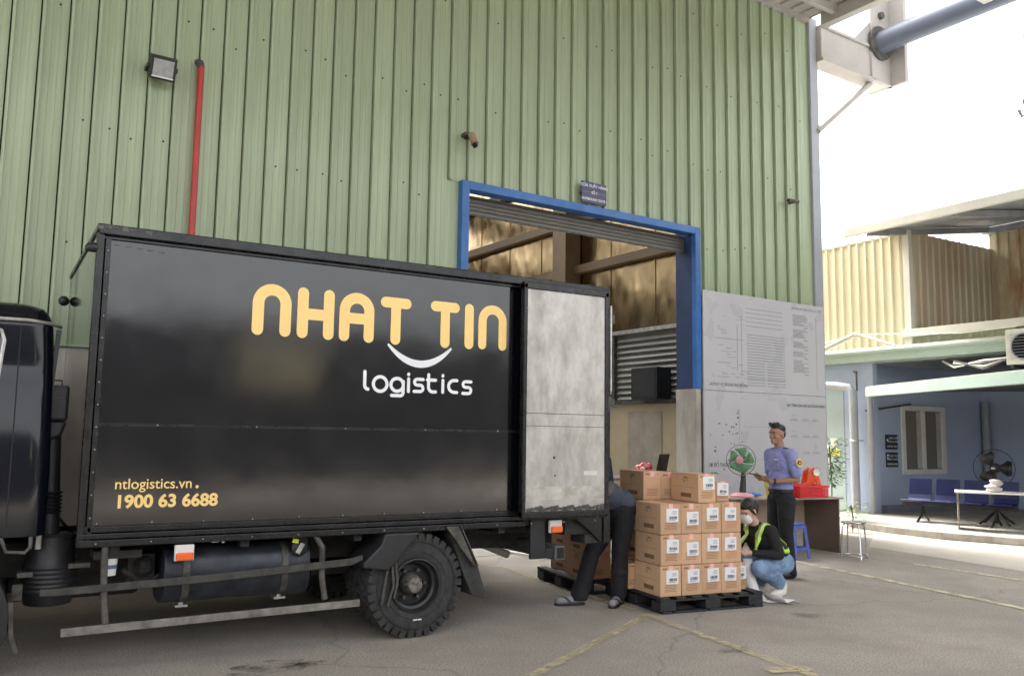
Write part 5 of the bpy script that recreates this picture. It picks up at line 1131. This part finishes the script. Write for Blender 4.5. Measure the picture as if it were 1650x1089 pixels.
# ------------------------------------------------------------------ office building on the right
ob = empty('office_building', 'two storey side building with blue ground floor and yellow ribbed cladding above', 'building', (15.2, 11.05, 0))
OX, OY = 15.2, 11.05
def OB(mb, name, M, **k):
    mb.xf(Matrix.Translation((-OX, -OY, 0))); return mb.build(name, M, ob, **k)
def ribbed(x0, y0, x1, y1, z0, z1, pitch=.2, h=.03, out=1):
    """ribbed sheet standing between two plan points; out: side of the ribs"""
    a = Vector((x0, y0, 0)); c = Vector((x1, y1, 0)); d = (c-a); L_ = d.length; d.normalize(); nn = Vector((-d.y, d.x, 0))*out; prof = []; s_ = 0
    while s_ < L_:
        for (q_, hh) in ((0, 0), (.10, 0), (.12, h), (.17, h), (.19, 0)):
            if s_+q_*pitch/.2 <= L_: prof.append((s_+q_*pitch/.2, hh))
        s_ += pitch
    prof.append((L_, 0)); b = MB(); k = len(prof)
    P = [a+d*p+nn*q_ for p, q_ in prof]
    b.add([(p.x, p.y, z0) for p in P]+[(p.x, p.y, z1) for p in P], [(i, i+1, i+1+k, i+k) for i in range(k-1)]); return b
# ground floor
b = MB(); b.box(OX, OX+.15, 11.05, 20, .0, 3.1); OB(b, 'facade_wall', bluewall)
b = MB(); b.box(OX+.15, 19.4, 11.2, 11.35, 0, 3.1); 
# window wall with opening
wall = MB(); WX0, WX1, WZ0, WZ1 = 16.33, 17.75, .92, 2.24
wall.box(OX+.151, WX0, 11.2, 11.35, 0, 3.1); wall.box(WX1, 19.4, 11.2, 11.35, 0, 3.1); wall.box(WX0, WX1, 11.2, 11.35, 0, WZ0); wall.box(WX0, WX1, 11.2, 11.35, WZ1, 3.1); OB(wall, 'window_wall', bluewall)
b = MB(); b.box(19.4, 19.55, -4, 11.35, 0, 3.1); OB(b, 'recess_wall', bluewall)
b = MB(); b.box(OX-.02, OX, 11.03, 20, 0, .14); b.box(OX, 19.4, 11.18, 11.199, .12, .26); OB(b, 'skirting', mat('skirting_grey', (.22, .25, .3), .8))
wn = bpy.data.objects.new('window', None); COL.objects.link(wn); wn.parent = ob
def WNP(mb, name, M, **k): mb.xf(Matrix.Translation((-OX, -OY, 0))); return mb.build(name, M, wn, **k)
b = MB(); f_ = .07
b.box(WX0-.05, WX0+f_, 11.17, 11.26, WZ0-.05, WZ1+.05); b.box(WX1-f_, WX1+.05, 11.17, 11.26, WZ0-.05, WZ1+.05); b.box(WX0+f_, WX1-f_, 11.17, 11.26, WZ1-f_+.02, WZ1+.05); b.box(WX0+f_, WX1-f_, 11.17, 11.26, WZ0-.05, WZ0+f_-.02); b.box((WX0+WX1)/2-.05, (WX0+WX1)/2+.05, 11.175, 11.255, WZ0+f_-.02, WZ1-f_+.02)
WNP(b, 'window_frame', whitep, bevel=.004)
for x0, x1 in ((WX0+f_, (WX0+WX1)/2-.05), ((WX0+WX1)/2+.05, WX1-f_)):
    b = MB(); b.box(x0, x1, 11.215, 11.222, WZ0+f_-.02, WZ1-f_+.02); WNP(b, 'pane', glassd)
    b = MB(); b.box(x1-.16, x1-.01, 11.209, 11.214, WZ0+f_, WZ1-f_); WNP(b, 'inner_stile', mat('stile_cream', (.5, .48, .42), .5))
b = MB(); b.box(OX-.012, OX-.0005, 11.75, 12.9, 0.14, 2.75); OB(b, 'teal_door', tealdoor)
b = MB(); b.box(13.2, 19.4, -4, 11.0, 3.1, 3.16); b.v = [(x if x > 14 else OX-.02, y, z) for x, y, z in b.v]; b.box(OX-.0, 20, 11.0, 20, 3.1, 3.16); OB(b, 'upper_floor', greypipe)
# gutters and roofs
b = MB(); b.prism([(OX-.22, 3.12), (OX-.02, 3.12), (OX-.02, 3.30), (OX-.24, 3.30)], -4, 14.5, 'y'); OB(b, 'upper_gutter', eave, bevel=.006)
b = MB(); b.box(OX-.26, OX-.2, -4, 14.5, 3.285, 3.32); OB(b, 'gutter_lip', eave)
b = MB(); b.prism([(OX-.24, 3.322), (OX-.24, 3.335), (OX+.0, 3.43), (OX, 3.41)], -4, 14.4, 'y'); OB(b, 'flashing', palesheet)
EA = Vector((15.0, 10.95, 0)); EB = Vector((12.65, 5.9, 0))
def eaveprism(name, off0, off1, z0, z1, M, z0b=None, z1b=None):
    d = (EB-EA).normalized(); nn = Vector((-d.y, d.x, 0)); nn = nn if nn.x > 0 else -nn; b = MB(); z0b = z0 if z0b is None else z0b; z1b = z1 if z1b is None else z1b
    vs = []
    for p in (EA, EB):
        for (o_, z_) in ((off0, z0), (off1, z0b), (off1, z1b), (off0, z1)): q_ = p+nn*o_; vs.append((q_.x, q_.y, z_))
    b.add(vs, [(0, 1, 2, 3), (7, 6, 5, 4), (0, 4, 5, 1), (1, 5, 6, 2), (2, 6, 7, 3), (3, 7, 4, 0)]); return OB(b, name, M)
eaveprism('porch_gutter', -.12, .03, 2.42, 2.60, eave); eaveprism('porch_fascia', .031, .06, 2.44, 2.57, eave)
eaveprism('porch_roof', -.10, 3.6, 2.603, 2.62, palesheet, 3.07, 3.09)
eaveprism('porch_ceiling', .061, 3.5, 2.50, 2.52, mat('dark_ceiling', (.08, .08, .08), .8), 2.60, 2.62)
for (x, y, M_, r_) in ((15.05, 11.02, greypipe, .06), (19.2, 11.1, greypipe, .08)):
    b = MB(); b.tube([(x, y, .1), (x, y, 2.45)], r_, 14); OB(b, 'downpipe', M_, smooth=True)
b = MB(); b.tube([(14.95, 11.33, .0), (14.95, 11.33, 2.50), (14.95, 11.42, 2.62), (14.95, 11.7, 2.66), (14.9, 13.4, 2.78)], .085, 14); OB(b, 'downpipe', greypipe, smooth=True)
b = MB(); b.lathe([(.09, -.02), (.10, 0), (.09, .02)], (14.95, 11.33, 1.55), 'z', 14); b.box(14.95, 15.2, 11.31, 11.35, 1.54, 1.56); OB(b, 'pipe_clip', alum)
b = MB(); b.tube([(15.15, 11.45, 2.95), (15.1, 11.35, 2.95), (15.1, 11.35, 2.55)], .02, 6); OB(b, 'conduit', dusty)
b = MB(); b.tube([(15.15, 11.2, 2.15), (15.6, 11.17, 2.2), (16.6, 11.17, 2.32)], .018, 6); OB(b, 'conduit', dusty)
# upper storey
b = ribbed(OX, 20, OX, 10.25, 3.42, 5.62, .19, .03, -1); OB(b, 'yellow_cladding', yellowclad)
b = MB(); b.box(OX+.05, OX+.1, 10.3, 20, 3.4, 5.6); OB(b, 'cladding_backing', greypipe)
b = MB(); b.box(OX-.05, OX+.06, 10.12, 10.25, 3.4, 5.66); b.box(OX-.03, OX, 10.25, 20, 5.6, 5.66); OB(b, 'corner_flashing', creamtrim, bevel=.005)
b = ribbed(OX+.06, 10.2, 18.1, 10.2, 3.6, 5.66, .22, .03, -1); OB(b, 'return_cladding', mat('buff_cladding', (.62, .58, .43), .6, col2=(.52, .4, .28), vs=1.5, stretch=(2, 2, .2)))
b = ribbed(18.1, 10.2, 18.1, -4, 3.6, 5.98, .22, .035, -1); OB(b, 'rusty_cladding', rustclad)
b = MB(); b.box(18.2, 18.25, -4, 10.2, 3.6, 5.98); b.box(OX+.1, 18.1, 10.25, 10.3, 3.6, 5.66); OB(b, 'cladding_backing', greypipe)
b = MB(); b.prism([(OX-.08, 3.55), (OX+.02, 3.55), (OX+.02, 3.70), (OX-.08, 3.70)], -4, 10.3, 'y'); OB(b, 'roof_edge_trim', creamtrim, bevel=.005)
b = MB(); b.box(OX+.02, 18.1, -4, 10.19, 3.56, 3.6); OB(b, 'terrace_roof', palesheet)
b = ribbed(OX-.01, 10.12, OX-.01, -4, 3.40, 3.56, .2, .025, -1); OB(b, 'upstand_cladding', mat('green_upstand', (.3, .33, .22), .6, var=.15))
b = MB(); b.prism([(14.0, 5.53), (14.0, 5.57), (19.0, 6.32), (19.0, 6.28)], -4, 10.6, 'y'); OB(b, 'top_roof', roofg)
b = MB(); b.box(13.92, 14.0, -4, 10.65, 5.44, 5.60); OB(b, 'roof_fascia', creamtrim, bevel=.005)
b = MB()
for k in range(7): y = 10.2-k*1.7; b.prism([(14.05, 5.40), (14.05, 5.52), (18.05, 6.12), (18.05, 6.0)], y-.05, y+.05, 'y')
OB(b, 'rafter', roofg)
b = MB(); b.box(18.0, 18.3, -4, 10.3, 5.98, 6.10); OB(b, 'wall_plate', roofg)
b = MB(); b.box(14.05, 19, 10.5, 10.58, 5.5, 5.6); 
# white tube lamp under roof
b = MB(); b.tube([(15.6, 6.9, 5.75), (15.6, 8.0, 5.75)], .03, 8); OB(b, 'tube_lamp', mat('tube_lamp', (.9, .9, .9), .4, emit=((1, 1, 1), 1.2)))
# sagging cables on the roof
t = empty('roof_strips', 'bent cream metal strips and cables lying over the mint gutter', 'strips', (0, 0, 0))
for pts in ([(14.9, 13.0, 3.33), (14.9, 12.2, 3.38), (14.9, 11.2, 3.70), (14.9, 10.3, 3.38)], [(14.92, 13.4, 3.34), (14.92, 12.0, 3.40), (14.92, 11.3, 3.62), (14.92, 11.0, 3.66), (14.92, 10.4, 3.40)]):
    b = MB(); b.tube(pts, .025, 6); b.build('bent_strip', creamtrim, t)
b = MB(); b.tube([(14.9, 13.2, 3.45), (14.9, 11.0, 3.66), (14.9, 9.0, 3.50), (14.9, 8.0, 3.52)], .008, 5); b.build('cable', whitep, t)
# porch floor
b = MB(); pts = [(13.42, 10.3), (13.15, 9.4), (13.13, 8.4), (13.5, 7.3), (13.4, 5.5), (13.0, -4), (19.39, -4), (19.39, 11.19), (15.18, 11.19), (15.18, 11.6), (14.6, 11.6)]
b.prism(pts, .006, .12, 'z'); o = tag(b.build('porch_floor', conc, bevel=.012), kind='structure')
# AC
t = empty('air_conditioner', 'white outdoor air conditioning unit on the right edge above the porch', 'air conditioner', (14.75, 8.12, 2.86))
b = MB(); b.box(-.0, .32, -.8, .0, 0, .60); b.build('casing', mat('ac_cream', (.62, .6, .52), .5), t, bevel=.012)
b = MB(); b.lathe([(.23, 0), (.235, -.012), (.225, -.012), (.22, 0)], (-.0, -.32, .3), 'x', 24, cap=False)
for k in range(9): z = .1+k*.05; b.box(-.012, -.004, -.56, -.08, z, z+.008)
b.build('grille', greypipe, t); b = MB(); b.lathe([(0, -.002), (.215, -.002)], (-.0, -.32, .3), 'x', 24); b.build('fan_opening', darkgap, t)
b = MB(); b.box(-.0, .4, -.75, -.7, -.05, -.001); b.box(0, .4, -.12, -.07, -.05, -.001); b.build('bracket', dusty, t)
t = empty('pipe_bundle', 'tangle of grey pipes and cables under the mint gutter beside the air conditioner', 'pipes', (0, 0, 0))
for k in range(4):
    b = MB(); b.tube([(15.3, 9.6-.1*k, 3.05-.05*k), (15.0, 9.2, 2.9+.04*k), (14.9, 8.6, 2.98-.05*k), (14.9, 8.1, 3.0)], .02+.004*(k % 2), 6); b.build('pipe_run', dusty if k % 2 else whitep, t, smooth=True)
# signs
def small_sign(z, l1, l2, l3, label):
    t = empty('wall_sign', label, 'sign', (15.92, 11.17, z)); b = MB(); b.box(-.19, .19, 0, .02, -.15, .15); b.build('sign_board', signblk2, t, bevel=.003)
    textmesh('sign_text', l1, .062, white, t, .0006, 'CENTER', T(.05, -.003, .06)); textmesh('sign_text', l2, .055, white, t, .0006, 'CENTER', T(.05, -.003, -.01)); textmesh('sign_text', l3, .055, white, t, .0006, 'CENTER', T(0, -.003, -.105), .85)
    return t
t = small_sign(1.53, 'NHÀ CHỜ', 'KHÁCH HÀNG', 'WAITING AREA', 'upper small black WAITING AREA sign left of the office window')
b = MB(); b.lathe([(.028, 0), (.028, -.003), (.016, -.003), (.016, 0)], (-.14, 0, .04), 'y', 16); b.box(-.15, -.13, -.003, 0, .03, .05); b.build('round_icon', white, t)
t = small_sign(1.17, 'KHU VỰC', 'HÚT THUỐC', 'SMOKING AREA', 'lower small black SMOKING AREA sign left of the office window')
b = MB(); b.box(-.175, -.11, -.003, 0, .0, .11); b.build('white_icon', white, t); b = MB(); b.lathe([(.022, -.003), (.022, -.005), (.014, -.005), (.014, -.003)], (-.142, 0, .065), 'y', 14); b.box(-.15, -.135, -.005, -.003, .01, .04); b.build('icon_mark', signblk2, t)
t = empty('wall_notice', 'small white and yellow notice stuck on the blue wall past the board', 'notice', (15.18, 12.0, 1.30)); b = MB(); b.box(-.004, 0, -.08, .08, .0, .30); b.build('notice_paper', whitep, t)
b = MB(); b.box(-.006, -.004, -.14, .14, -.08, .06); b.build('yellow_band', mat('notice_yellow', (.7, .65, .1), .6), t)
# bench with four seats
bn = empty('waiting_bench', 'row of four navy blue plastic seats on a black beam under the porch', 'bench', (14.55, 9.75, .12), R(-75))
for k in range(4):
    x = k*.47
    b = MB(); prof = [(-.24, .38), (-.20, .355), (.10, .345), (.18, .38), (.22, .46), (.27, .74), (.275, .76), (.255, .76), (.20, .47), (.165, .40), (.10, .365), (-.20, .375), (-.235, .395)]
    b.prism([(p[0], p[1]) for p in prof], x-.2, x+.2, 'x'); b.build('seat', navyseat, bn, bevel=.012)
b = MB(); b.box(-.25, 1.65, .0, .06, .28, .34); b.build('beam', black, bn)
for x in (.1, 1.3):
    b = MB(); b.tube([(x, -.28, .01), (x, -.05, .12), (x, .03, .29)], .02, 6); b.tube([(x, .3, .01), (x, .1, .12), (x, .03, .29)], .02, 6); b.build('leg', black, bn)
# porch table
t = empty('porch_table', 'small light topped table with striped wooden end panel on the porch', 'table', (13.78, 8.5, .12), R(-58))
b = MB(); b.box(-.03, 1.15, -.05, .55, .60, .625); b.build('table_top', whitep, t, bevel=.003)
b = MB(); b.box(.0, .025, .0, .5, 0, .599); b.build('end_panel', mat('striped_wood', (.42, .36, .27), .6, col2=(.14, .1, .07), vs=9, stretch=(1, 6, .3)), t)
b = MB(); b.box(-.003, -.0005, .05, .35, .42, .50); b.build('dark_sticker', black, t); b = MB(); b.box(-.003, -.0005, .02, .38, .2, .32); b.build('white_sticker', whitep, t)
b = MB(); b.box(1.08, 1.1, .0, .03, 0, .599); b.box(1.08, 1.1, .47, .5, 0, .599); b.build('leg', black, t)
t = empty('bag_bundle', 'white folded bags stacked on the porch table', 'bags', (14.22, 8.13, .745), R(-20))
random.seed(4); blob('bag_stack', [('e', (random.uniform(-.07, .07), random.uniform(-.05, .05), .03+.03*k), (.13-.012*k, .11, .03)) for k in range(6)], .01, mat('bag_white', (.6, .56, .52), .7, var=.1), t, 1)
# standing fan
t = empty('standing_fan', 'large black standing fan at the back of the porch', 'fan', (15.35, 8.75, .12), R(200))
cage(t, .33, .05, .98, black, .08)
b = MB()
for k in range(3):
    a0 = 2*math.pi*k/3; vs = []
    for i, (rr, w_) in enumerate(((.05, .4), (.15, .55), (.25, .58), (.30, .4))):
        for s_ in (-1, 1): a = a0+s_*w_; vs.append((.03-.02*s_, rr*math.cos(a), .98+rr*math.sin(a)))
    b.add(vs, [(2*i, 2*i+1, 2*i+3, 2*i+2) for i in range(3)])
o = b.build('blades', black, t, smooth=True); o.modifiers.new('s', 'SOLIDIFY').thickness = .004
b = MB(); b.lathe([(0, .135), (.05, .13), (.055, .11)], (0, 0, .98), 'x', 16); b.build('hub_cap', black, t); b = MB(); b.box(.135, .138, -.03, .03, .97, .99); b.build('hub_badge', whitep, t)
b = MB(); b.tube([(0, 0, .02), (0, 0, .95)], .025, 8); b.lathe([(.08, 0), (.09, -.1), (0, -.15)], (0, 0, .98), 'x', 12); b.build('pole', black, t)
for k in range(4): a = R(45+90*k); b = MB(); b.tube([(0, 0, .25), (.2*math.cos(a), .2*math.sin(a), .1), (.33*math.cos(a), .33*math.sin(a), .01)], .02, 6); b.build('leg', black, t)

# ------------------------------------------------------------------ buildings across the yard (seen in the truck's reflections)
t = empty('opposite_warehouse', 'dark grey warehouse across the yard mirrored in the truck\'s side', 'warehouse', (0, -13, 0))
b = ribbed(-40, 0, 45, 0, 0, 4.7, .3, .04, 1); b.build('front_cladding', oppw, t)
b = MB(); b.box(-40, 45, -14, -.05, 0, 4.65); b.build('hall_body', oppw, t)
b = MB(); b.box(6.2, 8.6, .05, .08, 2.9, 4.2); b.build('cream_panel', oppy, t)
b = MB(); b.box(-6, -2, .05, .08, 0, 4.2); b.build('shutter', shutm, t); b = MB(); b.box(18, 23, .05, .08, 0, 4.2); b.build('shutter', shutm, t)
